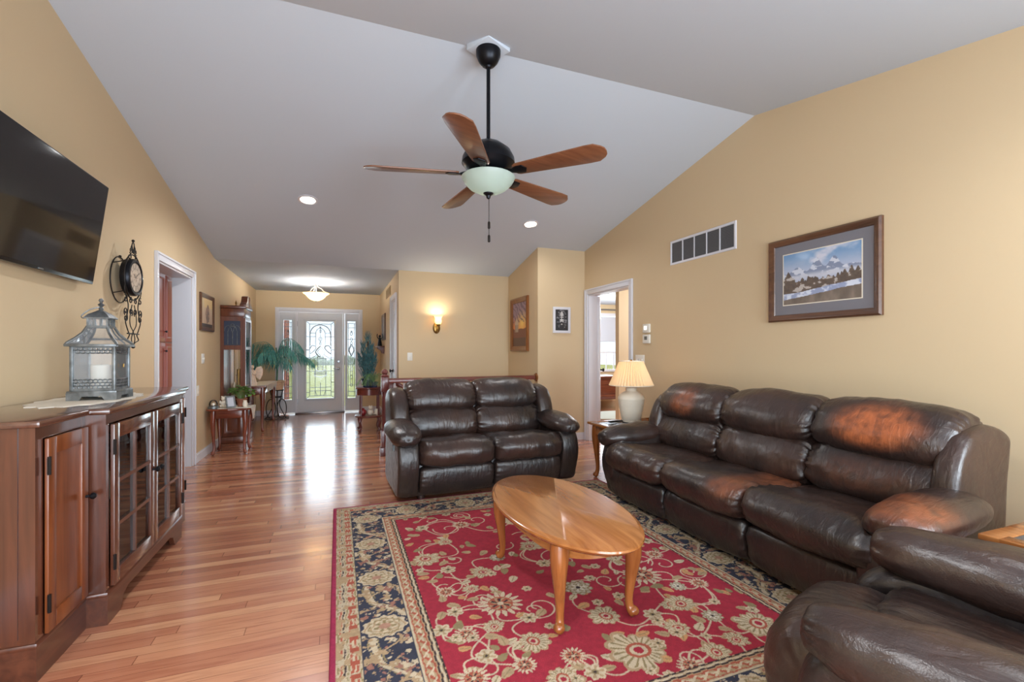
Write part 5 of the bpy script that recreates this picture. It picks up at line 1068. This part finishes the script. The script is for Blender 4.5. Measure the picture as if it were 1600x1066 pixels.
b = nb(); n = 10; tops = []; V0 = [b.verts.new((0.2285, -0.60+1.26*k/40, 0.003)) for k in range(41)]; V1 = [b.verts.new((0.2305, -0.60+1.26*k/40, -0.06-0.05*abs(math.sin(math.pi*3*k/40)))) for k in range(41)]
for k in range(40): b.faces.new((V0[k], V0[k+1], V1[k+1], V1[k]))
bmesh.ops.solidify(b, geom=b.faces[:], thickness=0.002); merge(bm, b); fresh('table_runner', bm, LACE, (-1.255, 8.62, CZ+0.001), 'white runner hanging over the front edge of the console table', 'table runner')
def angel(x, y, z, h, wings, label, mat):
    t = thing('angel_figurine', label, 'figurine', (x, y, z)); s = h; bm = nb(); lathe(bm, [(0, 0), (0.20*s, 0), (0.205*s, 0.03*s), (0.15*s, 0.25*s), (0.10*s, 0.5*s), (0.11*s, 0.66*s), (0.05*s, 0.75*s), (0, 0.76*s)], 20, ribs=1, ribamp=0.05); sphere(bm, (0, -0.01*s, 0.86*s), 0.085*s, 0.9, 1, 1.15)
    for q in (-1, 1): tube(bm, crom([(q*0.10*s, 0, 0.66*s), (q*0.15*s, -0.06*s, 0.52*s), (q*0.02*s, -0.14*s, 0.56*s)], 10), [0.045*s]*5+[0.035*s]*5, 8)
    obj('figure', bm, mat, t)
    if wings:
        bm = nb()
        for q in (-1, 1): prism(bm, [(q*0.02*s, 0.6*s), (q*0.18*s, 0.86*s), (q*0.36*s, 0.90*s), (q*0.44*s, 0.72*s), (q*0.42*s, 0.48*s), (q*0.30*s, 0.24*s), (q*0.16*s, 0.36*s)], 0.06*s, 0.095*s, 'Y', 0.004)
        obj('wings', bm, mat, t)
PINKISH = plain('blush_bisque', (222, 196, 172), 0.5, noise=0.12, nscale=30)
angel(-1.24, 8.12, CZ+0.004, 0.33, True, 'winged white angel figurine on the console table, in front of the palm', PINKISH)
angel(-1.40, 8.10, CZ+0.001, 0.31, False, 'slim robed cream figurine nearest the grandfather clock on the console table', CREAM)

# ================================================================== PLANTS
def palm(x, y, z):
    t = thing('potted_palm', 'large drooping teal palm in a peach basket pot on an iron stand', 'potted palm', (x, y, z)); bm = nb(); lathe(bm, [(0, 0), (0.10, 0), (0.135, 0.14), (0.15, 0.15), (0.15, 0.17), (0.135, 0.17), (0.125, 0.15), (0, 0.15)], 28); obj('pot', bm, BASKET, t)
    bm = nb(); tube(bm, crom([(0, 0, 0.14), (0.01, 0, 0.40), (-0.01, 0.01, 0.78)], 12), [0.016]*6+[0.012]*6, 8); obj('trunk', bm, LEAFD, t)
    rg = random.Random(4); fo = nb(); spec = [(-160, 0.52, 0.72, 0.30), (-25, 0.50, 0.76, 0.34), (-150, 0.50, 0.52, 0.26), (-20, 0.62, 0.50, 0.34), (-100, 0.40, 0.62, 0.2), (150, 0.40, 0.70, 0.25), (60, 0.4, 0.7, 0.22), (-125, 0.46, 0.60, 0.3), (20, 0.5, 0.60, 0.3), (-45, 0.55, 0.62, 0.3), (-60, 0.55, 0.45, 0.26), (170, 0.42, 0.50, 0.22)]
    for a, l, z0, rise in spec:
        a = R(a+rg.uniform(-6, 6)); ca, sa = math.cos(a), math.sin(a); P = crom([(0, 0, z0-0.12), (ca*l*0.25, sa*l*0.25, z0+rise*0.45), (ca*l*0.6, sa*l*0.6, z0+rise*0.52), (ca*l*0.9, sa*l*0.9, z0+rise*0.25), (ca*l*1.08, sa*l*1.08, z0-0.02)], 30); tube(fo, P, [0.006-0.0045*k/29 for k in range(30)], 5)
        for k in range(4, 30):
            tg = (P[k]-P[k-1]).normalized(); sd = tg.cross(Vector((0, 0, 1))).normalized(); ll = 0.17*math.sin(math.pi*(0.15+0.8*k/30))+0.03
            for s in (-1, 1):
                leafblade(fo, P[k], tg*0.45+sd*s*rg.uniform(0.2, 0.6)+Vector((0, 0, -0.8)), (0, 0, 1), ll*rg.uniform(0.7, 1.35), 0.0135, 0.4)
    
    for v in fo.verts: v.co.x = max(v.co.x, -0.36-0.02*rg.random()); v.co.y = min(v.co.y, 0.44)
    obj('fronds', fo, LEAFT, t); return t
PX, PY = -1.06, 9.56
st_ = thing('plant_stand', 'black iron plant stand with ring scrolls under the palm pot', 'plant stand', (PX, PY, 0)); bm = nb()
for z, r in ((0.53, 0.125), (0.40, 0.10), (0.012, 0.2)): tube(bm, [(r*math.cos(2*math.pi*k/32), r*math.sin(2*math.pi*k/32), z) for k in range(32)], 0.008, 6, True)
for k in range(3):
    a = R(90+120*k); ca, sa = math.cos(a), math.sin(a); tube(bm, crom([(0.12*ca, 0.12*sa, 0.53), (0.08*ca, 0.08*sa, 0.36), (0.06*ca, 0.06*sa, 0.25), (0.15*ca, 0.15*sa, 0.08), (0.2*ca, 0.2*sa, 0.01)], 20), 0.008, 6)
for k in range(6): a = R(60*k); tube(bm, [(0, 0, 0.53), (0.125*math.cos(a), 0.125*math.sin(a), 0.53)], 0.005, 5)
obj('ironwork', bm, BLACK, st_)
for s in (-1, 1):
    b = nb(); tube(b, [(s*0.09+0.075*math.cos(2*math.pi*k/28), -0.05+0.03*math.cos(2*math.pi*k/28), 0.19+0.175*math.sin(2*math.pi*k/28)) for k in range(28)], 0.008, 6, True); obj('ring_scroll', b, BLACK, st_)
palm(PX, PY, 0.538)

RPX, RPY = 0.47, 7.62
rs = thing('pedestal_stand', 'dark two-tier round wooden plant stand behind the newel post', 'plant stand', (RPX, RPY, 0)); bm = nb(); lathe(bm, [(0, 0.655), (0.2, 0.655), (0.215, 0.665), (0.205, 0.685), (0, 0.685)], 40); obj('tabletop', bm, RAIL, rs)
bm = nb(); lathe(bm, [(0.19, 0.565), (0.195, 0.565), (0.195, 0.655), (0.19, 0.655), (0.19, 0.565)], 40); obj('apron', bm, RAIL, rs); bm = nb(); lathe(bm, [(0, 0.22), (0.215, 0.22), (0.225, 0.23), (0.215, 0.245), (0, 0.245)], 40); obj('shelf', bm, RAIL, rs)
for k in range(4):
    a = R(45+90*k); ca, sa = math.cos(a), math.sin(a); bm = nb(); tube(bm, [(0.185*ca, 0.185*sa, 0.24), (0.185*ca, 0.185*sa, 0.57)], 0.016, 8); tube(bm, crom([(0.18*ca, 0.18*sa, 0.225), (0.215*ca, 0.215*sa, 0.15), (0.185*ca, 0.185*sa, 0.06), (0.22*ca, 0.22*sa, 0.018), (0.235*ca, 0.235*sa, 0.03)], 16), [0.026]*4+[0.02]*6+[0.016]*6, 8); obj('leg', bm, RAILZ, rs)
ev = thing('evergreen_plant', 'tall blue-green evergreen in a dark blue pot on the round stand', 'potted plant', (RPX-0.02, RPY+0.03, 0.6855)); obj('pot', pot_bm(0.075, 0.10, 0.13), POTBLUE, ev); rg = random.Random(8); fo = nb()
SPIRES = [(0.0, 0.0, 0.74), (0.05, 0.03, 0.56), (-0.06, 0.02, 0.60), (0.02, -0.06, 0.46), (-0.03, -0.05, 0.40), (0.09, -0.02, 0.36), (-0.10, -0.01, 0.42)]
for k in range(420):
    f = rg.random()**0.75; sx_, sy_, sh_ = SPIRES[k % 7]; z = 0.12+sh_*f; a = rg.random()*6.28; r = (0.045*(1-f)+0.008)*math.sqrt(rg.random()); q0 = min(1, 0.35+f); p = Vector((sx_*q0+r*math.cos(a), sy_*q0+r*math.sin(a), z-0.05)); dr = Vector((math.cos(a)*(0.5-0.2*f), math.sin(a)*(0.5-0.2*f), 0.9))
    dr = dr*rg.uniform(0.6, 1.9); tube(fo, [p, p+dr*0.07], 0.0022, 3, cap=False)
    for q in range(6): aa = a+rg.uniform(-1.4, 1.4); leafblade(fo, p+dr*0.013*q, (math.cos(aa)*0.6, math.sin(aa)*0.6, 0.8), (0, 0, 1), 0.055, 0.008, 0.1, 2)
obj('foliage', fo, LEAFB, ev); bm = nb(); tube(bm, [(0, 0, 0.1), (0, 0, 0.72)], 0.01, 8); obj('stem', bm, SOIL, ev)
fr = thing('potted_fern', 'small light green fern spilling in front of the evergreen on the round stand', 'potted plant', (RPX+0.06, RPY-0.115, 0.6855)); obj('pot', pot_bm(0.05, 0.062, 0.085), POTBLUE, fr); rg = random.Random(6); fo = nb()
for k in range(36):
    a = rg.random()*6.28; l = 0.15+0.11*rg.random(); ca, sa = math.cos(a), math.sin(a); P = crom([(0, 0, 0.07), (ca*l*0.4, sa*l*0.4, 0.17+0.05*rg.random()), (ca*l*0.85, sa*l*0.85, 0.14), (ca*l*1.1, sa*l*1.1, 0.05)], 14); tube(fo, P, 0.0015, 4)
    for q in range(2, 14):
        tg = (P[q]-P[q-1]).normalized(); sd = tg.cross(Vector((0, 0, 1))).normalized()
        for s in (-1, 1): leafblade(fo, P[q], tg*0.5+sd*s, (0, 0, 1), 0.034, 0.010, 0.2, 2)
obj('fronds', fo, plain('light_fern', (124, 164, 110), 0.5, noise=0.3), fr)
bm = nb(); sphere(bm, (0, 0, 0.05), 0.045, 1, 0.8, 1.1); sphere(bm, (0.0, -0.02, 0.12), 0.032); 
for s in (-1, 1): lathe(bm, [(0.011, 0), (0, 0.025)], 8, (s*0.018, -0.02, 0.143))
tube(bm, crom([(0.03, 0.03, 0.02), (0.075, 0.02, 0.02), (0.08, -0.02, 0.03)], 10), 0.010, 6); fresh('cat_figurine', bm, CREAM, (RPX+0.01, RPY-0.10, 0.246), 'white cat figurine on the lower tier of the round stand', 'figurine')
bm = nb(); lathe(bm, [(0, 0), (0.03, 0), (0.055, 0.04), (0.05, 0.08), (0.02, 0.10), (0.026, 0.115), (0, 0.115)], 22); fresh('red_vase', bm, RED, (RPX-0.10, RPY-0.06, 0.246), 'round red vase on the lower tier of the round stand', 'vase')
bm = nb(); lathe(bm, [(0, 0), (0.035, 0), (0.045, 0.05), (0.03, 0.09), (0, 0.095)], 20); fresh('white_jar', bm, CREAM, (RPX+0.115, RPY-0.05, 0.246), 'small white jar beside the cat figurine on the round stand', 'jar')

# ================================================================== STAIR RAILING
NX, NY = 0.53, 5.70; EX, EY = 2.54, 5.79
sr = thing('stair_railing', 'reddish wood stair railing with a turned newel post and white balusters behind the loveseat', 'railing', (NX, NY, 0)); ang = math.atan2(EY-NY, EX-NX); RL = math.hypot(EX-NX, EY-NY); MZ = Matrix.Rotation(ang, 4, 'Z')
bm = nb(); box(bm, -0.058, 0.058, -0.058, 0.058, 0, 0.10, 0.004); box(bm, -0.045, 0.045, -0.045, 0.045, 0.10, 0.30, 0.006); prism(bm, [(0.036*math.cos(R(22.5+45*k)), 0.036*math.sin(R(22.5+45*k))) for k in range(8)], 0.30, 0.76, 'Z'); box(bm, -0.043, 0.043, -0.043, 0.043, 0.76, 0.94, 0.008)
lathe(bm, [(0.045, 0.94), (0.05, 0.95), (0.03, 0.965), (0.026, 0.975), (0.04, 0.99), (0.036, 1.01), (0.018, 1.03), (0, 1.036)], 24); obj('newel_post', bm, RAILZ, sr)
bm = nb(); b = nb(); prism(b, [(-0.03, 0.865), (0.03, 0.865), (0.033, 0.89), (0.025, 0.915), (0, 0.922), (-0.025, 0.915), (-0.033, 0.89)], 0.03, RL-0.02, 'X'); merge(bm, b, MZ); obj('handrail', bm, RAIL, sr)
bm = nb(); b = nb(); lathe(b, [(0.055, 0), (0.06, 0.008), (0.05, 0.02), (0, 0.022)], 24, (RL+0.012, 0, 0.892), Matrix.Rotation(R(-90), 4, 'Y')); merge(bm, b, MZ); obj('rosette', bm, FRAMEG, sr)
bm = nb(); b = nb(); box(b, 0.03, RL+0.0, -0.045, 0.045, 0, 0.045, 0.004); merge(bm, b, MZ); obj('shoe_rail', bm, RAIL, sr)
for k in range(17):
    x = 0.115+k*0.112; bm = nb(); b = nb(); box(b, x-0.016, x+0.016, -0.016, 0.016, 0.045, 0.22); lathe(b, [(0.015, 0.22), (0.019, 0.235), (0.012, 0.25), (0.017, 0.33), (0.013, 0.55), (0.012, 0.72), (0.015, 0.74), (0.012, 0.87)], 12, (x, 0, 0)); merge(bm, b, MZ); obj('baluster', bm, WHITE, sr)
hr = thing('stair_handrail', 'sloping wooden stair handrail going down behind the newel post', 'handrail', (0.62, 5.95, 0)); bm = nb(); tube(bm, [(0.0, 0, 0.89), (0.35, 0, 0.66), (1.5, 0, -0.10)], 0.03, 10, sq=0.8); obj('rail', bm, RAIL, hr)
bm = nb(); box(bm, -0.03, 0.03, -0.03, 0.03, 0.0, 0.9, 0.004); obj('post', bm, RAILZ, hr)

# ================================================================== FOYER RIGHT WALL AND CORNER WALL PICTURES
def vent(name, label, loc, rz, w, h, n, mf, ms, sections=1):
    t = thing(name, label, 'vent', loc, rz); bm = frame_bm(w, h, [(0, 0), (0, 0.008), (0.004, 0.011), (0.022, 0.009), (0.024, 0.002)]); 
    for k in range(1, sections): x = -w/2+0.022+(w-0.044)*k/sections; box(bm, x-0.006, x+0.006, -0.010, 0, -h/2+0.02, h/2-0.02)
    obj('frame', bm, mf, t); bm = nb(); box(bm, -w/2+0.01, w/2-0.01, -0.003, -0.001, -h/2+0.01, h/2-0.01); obj('backing', bm, GRILLE, t); bm = nb()
    for k in range(n): z = -h/2+0.03+(h-0.06)*k/(n-1); box(bm, -w/2+0.02, w/2-0.02, -0.0065, -0.0045, z-0.0035, z+0.0035, M=None)
    obj('louvres', bm, ms, t)
vent('wall_vent', 'tan vent grille high on the foyer side wall above the closet door', (XF, 8.35, 2.285), R(-90), 0.72, 0.16, 9, TANVENT, TANVENT)
vent('return_air_grille', 'white framed return air grille with five dark panels high on the right wall', (XR, 3.515, 2.272), R(-90), 0.855, 0.25, 15, WHITE, plain('grille_louvre', (98, 98, 100), 0.5), 5)
def art_dusk(u, v): c = lerp(v, full(u, (120, 110, 120)), full(u, (190, 186, 190))); return lerp((fbm(u*6, v*6, 2) > 0.55).astype(float)*0.5, c, full(u, (90, 84, 90)))
framed('framed_picture', 'framed picture on the foyer side wall above the wall shelf', (XF, 9.15, 1.715), R(-90), 0.62, 0.5, PF, FRAMEW, art_dusk)
ws = thing('wall_shelf', 'small dark scrolled wall shelf on the foyer side wall', 'shelf', (XF, 9.28, 1.335), R(-90)); bm = nb(); box(bm, -0.20, 0.20, -0.14, 0, -0.005, 0.018, 0.004); obj('board', bm, RAIL, ws)
for s in (-0.12, 0.12): bm = nb(); prism(bm, [(-0.0, -0.13), (-0.03, -0.12), (-0.05, -0.07), (-0.10, -0.04), (-0.12, -0.005), (0, -0.005)], s-0.012, s+0.012, 'X'); obj('bracket', bm, RAIL, ws)
bm = nb(); lathe(bm, [(0, 0), (0.045, 0), (0.03, 0.10), (0.022, 0.15), (0.012, 0.17), (0, 0.172)], 14); sphere(bm, (0, 0, 0.192), 0.024)
for s in (-1, 1): tube(bm, crom([(s*0.02, 0, 0.14), (s*0.05, -0.01, 0.18), (s*0.045, -0.01, 0.235)], 8), 0.009, 6)
fresh('figurine', bm, BRONZE, (XF-0.07, 9.30, 1.3535), 'dark figurine with raised arms standing on the wall shelf', 'figurine')
def art_sunset(u, v):
    n1 = fbm(u*5, v*9, 2); c = lerp(sstep(0.35, 0.75, v), full(u, (222, 116, 44)), full(u, (150, 120, 140))); c = lerp(np.clip(1-np.hypot((u-0.7)*2, (v-0.52)*3), 0, 1), c, full(u, (252, 214, 110)))
    st = np.sin((v*1.4+u*0.9+n1*0.3)*28) > 0.55; c = lerp((st & (v > 0.55)).astype(float)*0.7, c, full(u, (86, 62, 86))); c = lerp((v < 0.36+0.08*n1).astype(float), c, full(u, (116, 54, 34))); c = lerp((v < 0.2).astype(float)*0.6, c, full(u, (60, 34, 30)))
    h = ((np.abs(u-0.28) < 0.13) & (v > 0.33) & (v < 0.52)) | ((v >= 0.52) & (v < 0.66-np.abs(u-0.28)*0.9) & (np.abs(u-0.28) < 0.16)); c = lerp(h.astype(float), c, full(u, (196, 170, 150))); return lerp((h & (np.cos(u*60) > 0.3) & (v < 0.5)).astype(float), c, full(u, (90, 60, 56)))
framed('framed_picture', 'amber framed orange sunset painting on the wall beside the stairs', (XS, 6.40, 1.65), R(-90), 0.68, 0.80, [(0, 0), (0, 0.03), (0.02, 0.04), (0.05, 0.03), (0.07, 0.02), (0.075, 0.012)], FRAMEG, art_sunset, nx=110, ny=130)
def art_face(u, v):
    x, z = (u-0.5)*2, (v-0.5)*2; c = full(u, (28, 30, 36)); hair = np.hypot(x*1.05, (z-0.05)*0.92) < 0.85; c = lerp((hair & (fbm(u*5, v*22, 3) > 0.52)).astype(float), c, full(u, (120, 120, 124)))
    face = np.hypot(x*2.1, (z-0.14)*1.25) < 0.80; c = lerp(face.astype(float), c, lerp(fbm(u*6, v*6, 15)*0.6+sstep(0.05, 0.4, np.abs(x))*0.6, full(u, (228, 226, 220)), full(u, (120, 120, 124)))); dk = full(u, (34, 34, 40))
    beard = (np.hypot(x*1.6, (z+0.52)*1.5) < 0.62) & (z < -0.20) & ~((np.hypot(x*2.6, (z+0.38)*5) < 0.35)); c = lerp((beard & (fbm(u*12, v*9, 6) > 0.28)).astype(float), c, dk)
    for s in (-1, 1):
        c = lerp((np.hypot((x-s*0.19)*5, (z-0.16)*11) < 0.75).astype(float), c, dk); c = lerp((np.hypot((x-s*0.20)*3.4, (z-0.30-0.05*np.cos((x-s*0.2)*6))*16) < 0.6).astype(float), c, dk); c = lerp(((np.abs(x-s*0.36) < 0.05) & (z < 0.3) & (z > -0.4)).astype(float)*0.6, c, dk)
    c = lerp(((np.abs(x-0.055) < 0.022) & (z < 0.2) & (z > -0.14)).astype(float)*0.75, c, dk); c = lerp((np.hypot(x*5, (z+0.20)*14) < 0.8).astype(float), c, dk); return lerp((np.hypot(x*5, (z+0.36)*18) < 0.7).astype(float), c, full(u, (70, 66, 70)))
framed('portrait_picture', 'white framed black and white portrait of a bearded man beside the bedroom door', (2.914, YJ, 1.682), 0, 0.268, 0.362, [(0, 0), (0, 0.02), (0.004, 0.022), (0.034, 0.020), (0.036, 0.012)], WHITE, art_face, nx=90, ny=120)

# ================================================================== RIGHT WALL
def art_mtn(u, v):
    n1, n2 = fbm(u*4, v*5, 1), fbm(u*14, v*14, 7); c = lerp(sstep(0.55, 1.0, v+0.15*(n1-0.5)), full(u, (178, 186, 206)), full(u, (112, 150, 190))); c = lerp(sstep(0.5, 0.8, n1), c, full(u, (206, 206, 218)))
    ridge = 0.62+0.20*np.exp(-((u-0.46)/0.07)**2)+0.19*np.exp(-((u-0.68)/0.07)**2)+0.1*np.exp(-((u-0.2)/0.08)**2)+0.06*(fbm(u*9, u*0+3, 5)-0.5); m = (v < ridge).astype(float)*sstep(0.44, 0.6, v); c = lerp(m*0.85, c, full(u, (124, 134, 158))); c = lerp(m*(fbm(u*16+v*10, v*20-u*6, 9) > 0.55)*0.8, c, full(u, (224, 226, 234)))
    c = lerp((1-sstep(0.0, 0.09, np.abs(v-0.52-0.04*(n1-0.5))))*0.75, c, full(u, (204, 204, 212)))
    tr = 0.42+0.10*np.abs(fbm(u*26, u*0+1, 3)-0.3)*2; tr = np.maximum(tr, 0.66-np.abs(u-0.07)*2.4); tr = np.maximum(tr, 0.55-np.abs(u-0.9)*0.6+0.05*np.sin(u*80)); t = ((v < tr) & (v > 0.22)).astype(float); c = lerp(t*0.92, c, lerp(n2, full(u, (64, 54, 48)), full(u, (128, 104, 84)))); c = lerp(t*(n2 > 0.62)*0.7, c, full(u, (214, 208, 204)))
    sh = 0.20+0.14*u+0.03*(n1-0.5); c = lerp((v < sh).astype(float), c, lerp(sstep(0.4, 0.6, n2), full(u, (214, 220, 232)), full(u, (150, 160, 190)))); w = (v < sh-0.10); return lerp(w.astype(float), c, lerp(fbm(u*10, v*3, 12), full(u, (84, 74, 66)), full(u, (150, 134, 120))))
framed('mountain_picture', 'large wood framed snowy mountain landscape with a grey mat above the sofa', (XR, 2.335, 1.797), R(-90), 0.83, 0.642, [(0, 0), (0, 0.022), (0.012, 0.034), (0.026, 0.030), (0.034, 0.022), (0.048, 0.018), (0.052, 0.010)], FRAMEW, art_mtn, (0.075, 0.075), plain('grey_mat_board', (120, 118, 124), 0.5, coat=0.3), 200, 130)
t = thing('thermostat', 'white thermostat with a lit display, upper of two wall controls by the bedroom door', 'thermostat', (XR, 4.335, 1.505), R(-90)); bm = nb(); box(bm, -0.06, 0.06, -0.025, 0, -0.05, 0.05, 0.006); obj('housing', bm, PLASTIC, t); bm = nb(); box(bm, -0.03, 0.015, -0.0265, -0.0245, -0.015, 0.025); obj('display', bm, emis('lit_display', (255, 250, 236), 1.2), t)
t = thing('wall_control', 'white square control with a dark screen under the thermostat', 'wall control', (XR, 4.335, 1.385), R(-90)); bm = nb(); box(bm, -0.06, 0.06, -0.025, 0, -0.05, 0.05, 0.006); obj('housing', bm, PLASTIC, t); bm = nb(); box(bm, -0.025, 0.025, -0.0262, -0.0245, -0.01, 0.03); obj('screen', bm, ZINC, t)

# lamp table with lamp
def lamp_table(label, loc, rz, w, d, zt, overhang=0.03):
    t = thing('lamp_table', label, 'side table', loc, rz); bm = nb(); s = 0.07
    box(bm, -w/2, w/2, -d/2, -d/2+s, zt-0.025, zt, 0.006); box(bm, -w/2, w/2, d/2-s, d/2, zt-0.025, zt, 0.006); box(bm, -w/2, -w/2+s, -d/2+s-0.01, d/2-s+0.01, zt-0.025, zt, 0.004); box(bm, w/2-s, w/2, -d/2+s-0.01, d/2-s+0.01, zt-0.025, zt, 0.004); obj('tabletop', bm, OAK, t)
    bm = nb(); box(bm, -w/2+s, w/2-s, -d/2+s, d/2-s, zt-0.02, zt-0.004); obj('slate_inlay', bm, SLATE, t)
    bm = nb(); box(bm, -w/2+0.04, w/2-0.04, -d/2+0.04, d/2-0.04, zt-0.12, zt-0.026, 0.003); obj('apron', bm, OAK, t)
    for sx in (-1, 1):
        for sy in (-1, 1): bm = nb(); cabriole(bm, sx*(w/2-0.07), sy*(d/2-0.07), zt-0.02, sx*0.7, sy*0.7, 0.031); obj('leg', bm, OAKZ, t, 60)
    return t
LT = (2.66, 3.765)
lamp_table('honey oak lamp table with a slate inlay top between the loveseat and the sofa', (LT[0], LT[1], 0), 0, 0.66, 0.55, 0.545)
lamp_table('honey oak side table at the near end of the sofa, beside the recliner', (2.60, 0.71, 0), 0, 0.66, 0.60, 0.552)
tl = thing('table_lamp', 'cream ribbed ceramic table lamp with a lit pleated shade', 'table lamp', (2.735, 3.87, 0.5455))
bm = nb(); pr = [(0, 0), (0.088, 0.0), (0.092, 0.012)]
for k in range(13): z = 0.018+k*0.0165; r = 0.094+0.036*(k/12)**0.8; pr += [(r-0.003, z), (r, z+0.006), (r, z+0.011)]
pr += [(0.128, 0.238), (0.118, 0.258), (0.085, 0.288), (0.055, 0.305), (0.05, 0.318), (0.055, 0.322), (0.056, 0.336), (0.04, 0.352), (0.02, 0.366), (0.012, 0.37), (0, 0.371)]
lathe(bm, pr, 48); obj('body', bm, CREAM, tl)
bm = nb(); tube(bm, [(0, 0, 0.36), (0, 0, 0.44)], 0.012, 10); tube(bm, crom([(0.0, 0.012, 0.40), (0, 0.06, 0.46), (0, 0.04, 0.58), (0, 0, 0.60), (0, -0.04, 0.58), (0, -0.06, 0.46), (0, -0.012, 0.40)], 24), 0.002, 5); lathe(bm, [(0.008, 0.598), (0.011, 0.61), (0, 0.622)], 12); obj('harp', bm, BRASS, tl)
bm = nb(); lathe(bm, [(0.212, 0.362), (0.187, 0.42), (0.146, 0.52), (0.115, 0.60), (0.1135, 0.60), (0.1445, 0.52), (0.1855, 0.42), (0.2105, 0.362)], 88, ribs=1, ribamp=0.035)
obj('shade', bm, SHADE, tl, 20); bm = nb()
for r, z in ((0.213, 0.362), (0.115, 0.601)): tube(bm, [(r*math.cos(2*math.pi*k/48), r*math.sin(2*math.pi*k/48), z) for k in range(48)], 0.004, 6, True)
obj('shade_trim', bm, LACE, tl)
point('lamp_bulb', (2.735, 3.87, 0.5455+0.45), 3.6, (1, 0.95, 0.85), 0.04)
bm = nb(); box(bm, -0.08, 0.08, -0.022, 0.022, 0, 0.018, 0.006)
for k in range(5): box(bm, -0.06+0.022*k, -0.05+0.022*k, -0.012, 0.012, 0.017, 0.020)
fresh('remote_control', bm, BLACKP, (2.56, 3.88, 0.546), 'black remote control lying on the lamp table beside the lamp', 'remote control', None, R(10))
bm = nb(); box(bm, -0.09, 0.09, -0.05, 0.05, 0, 0.006); box(bm, -0.09, 0.09, -0.05, -0.042, 0.006, 0.045); box(bm, -0.09, 0.09, 0.042, 0.05, 0.006, 0.045); box(bm, -0.09, -0.082, -0.05, 0.05, 0.006, 0.045); box(bm, 0.082, 0.09, -0.05, 0.05, 0.006, 0.045); fresh('wooden_tray', bm, OAK, (2.875, 3.72, 0.546), 'low honey wood tray at the back edge of the lamp table', 'tray')

# ================================================================== BEYOND THE DOORWAYS
bd = thing('bed', 'dark wood bed with pale covers in the room beyond the right doorway', 'bed', (5.55, 9.2, 0)); bm = nb(); box(bm, -0.8, 0.8, -0.70, -0.65, 0.22, 0.70, 0.01); box(bm, -0.84, 0.84, -0.72, -0.63, 0.68, 0.72, 0.01); 
for s in (-1, 1): box(bm, s*0.80-0.045, s*0.80+0.045, -0.72, -0.63, 0, 0.78, 0.01)
fb = frame_bm(1.4, 0.36, [(0, 0), (0.01, 0.012), (0.03, 0.004), (0.04, 0)]); merge(bm, fb, Matrix.Translation((0, -0.70, 0.46))); obj('footboard', bm, MAHOGX, bd)
bm = nb(); box(bm, -0.76, 0.76, -0.64, 0.75, 0.3, 0.68, 0.06, 3); obj('mattress', bm, BED, bd)
for s in (-1, 1): bm = nb(); box(bm, s*0.77-0.02, s*0.77+0.02, -0.64, 0.78, 0.22, 0.40); obj('side_rail', bm, MAHOG, bd)
bm = nb(); prism(bm, [(1.0*math.cos(2*math.pi*k/40), 0.55*math.sin(2*math.pi*k/40)) for k in range(40)], 0.001, 0.012, 'Z'); fresh('bedroom_rug', bm, PALE, (5.2, 7.7, 0), 'pale oval rug at the foot of the bed beyond the doorway', 'rug')
pc = thing('pantry_cabinet', 'tall red-brown wooden pantry cabinet seen through the left opening', 'cabinet', (-2.38, 6.85, 0), R(90)); bm = nb(); box(bm, -0.9, 0.9, -0.28, 0.3, 0, 2.27, 0.004); obj('carcass', bm, REDWOOD, pc)
for z0, z1 in ((0.1, 1.355), (1.37, 2.23)):
    for x0, x1 in ((-0.89, -0.3), (-0.295, 0.295), (0.3, 0.89)):
        bm = nb(); box(bm, x0, x1, -0.30, -0.2795, z0, z1, 0.004); fb = frame_bm(x1-x0-0.08, z1-z0-0.08, [(0, 0.0), (0.01, 0.006), (0.025, 0.001)]); merge(bm, fb, Matrix.Translation(((x0+x1)/2, -0.30, (z0+z1)/2))); dr = obj('door', bm, REDWOOD, pc); knob(dr, x1-0.04, -0.30, 1.25 if z0 < 1 else 1.5)
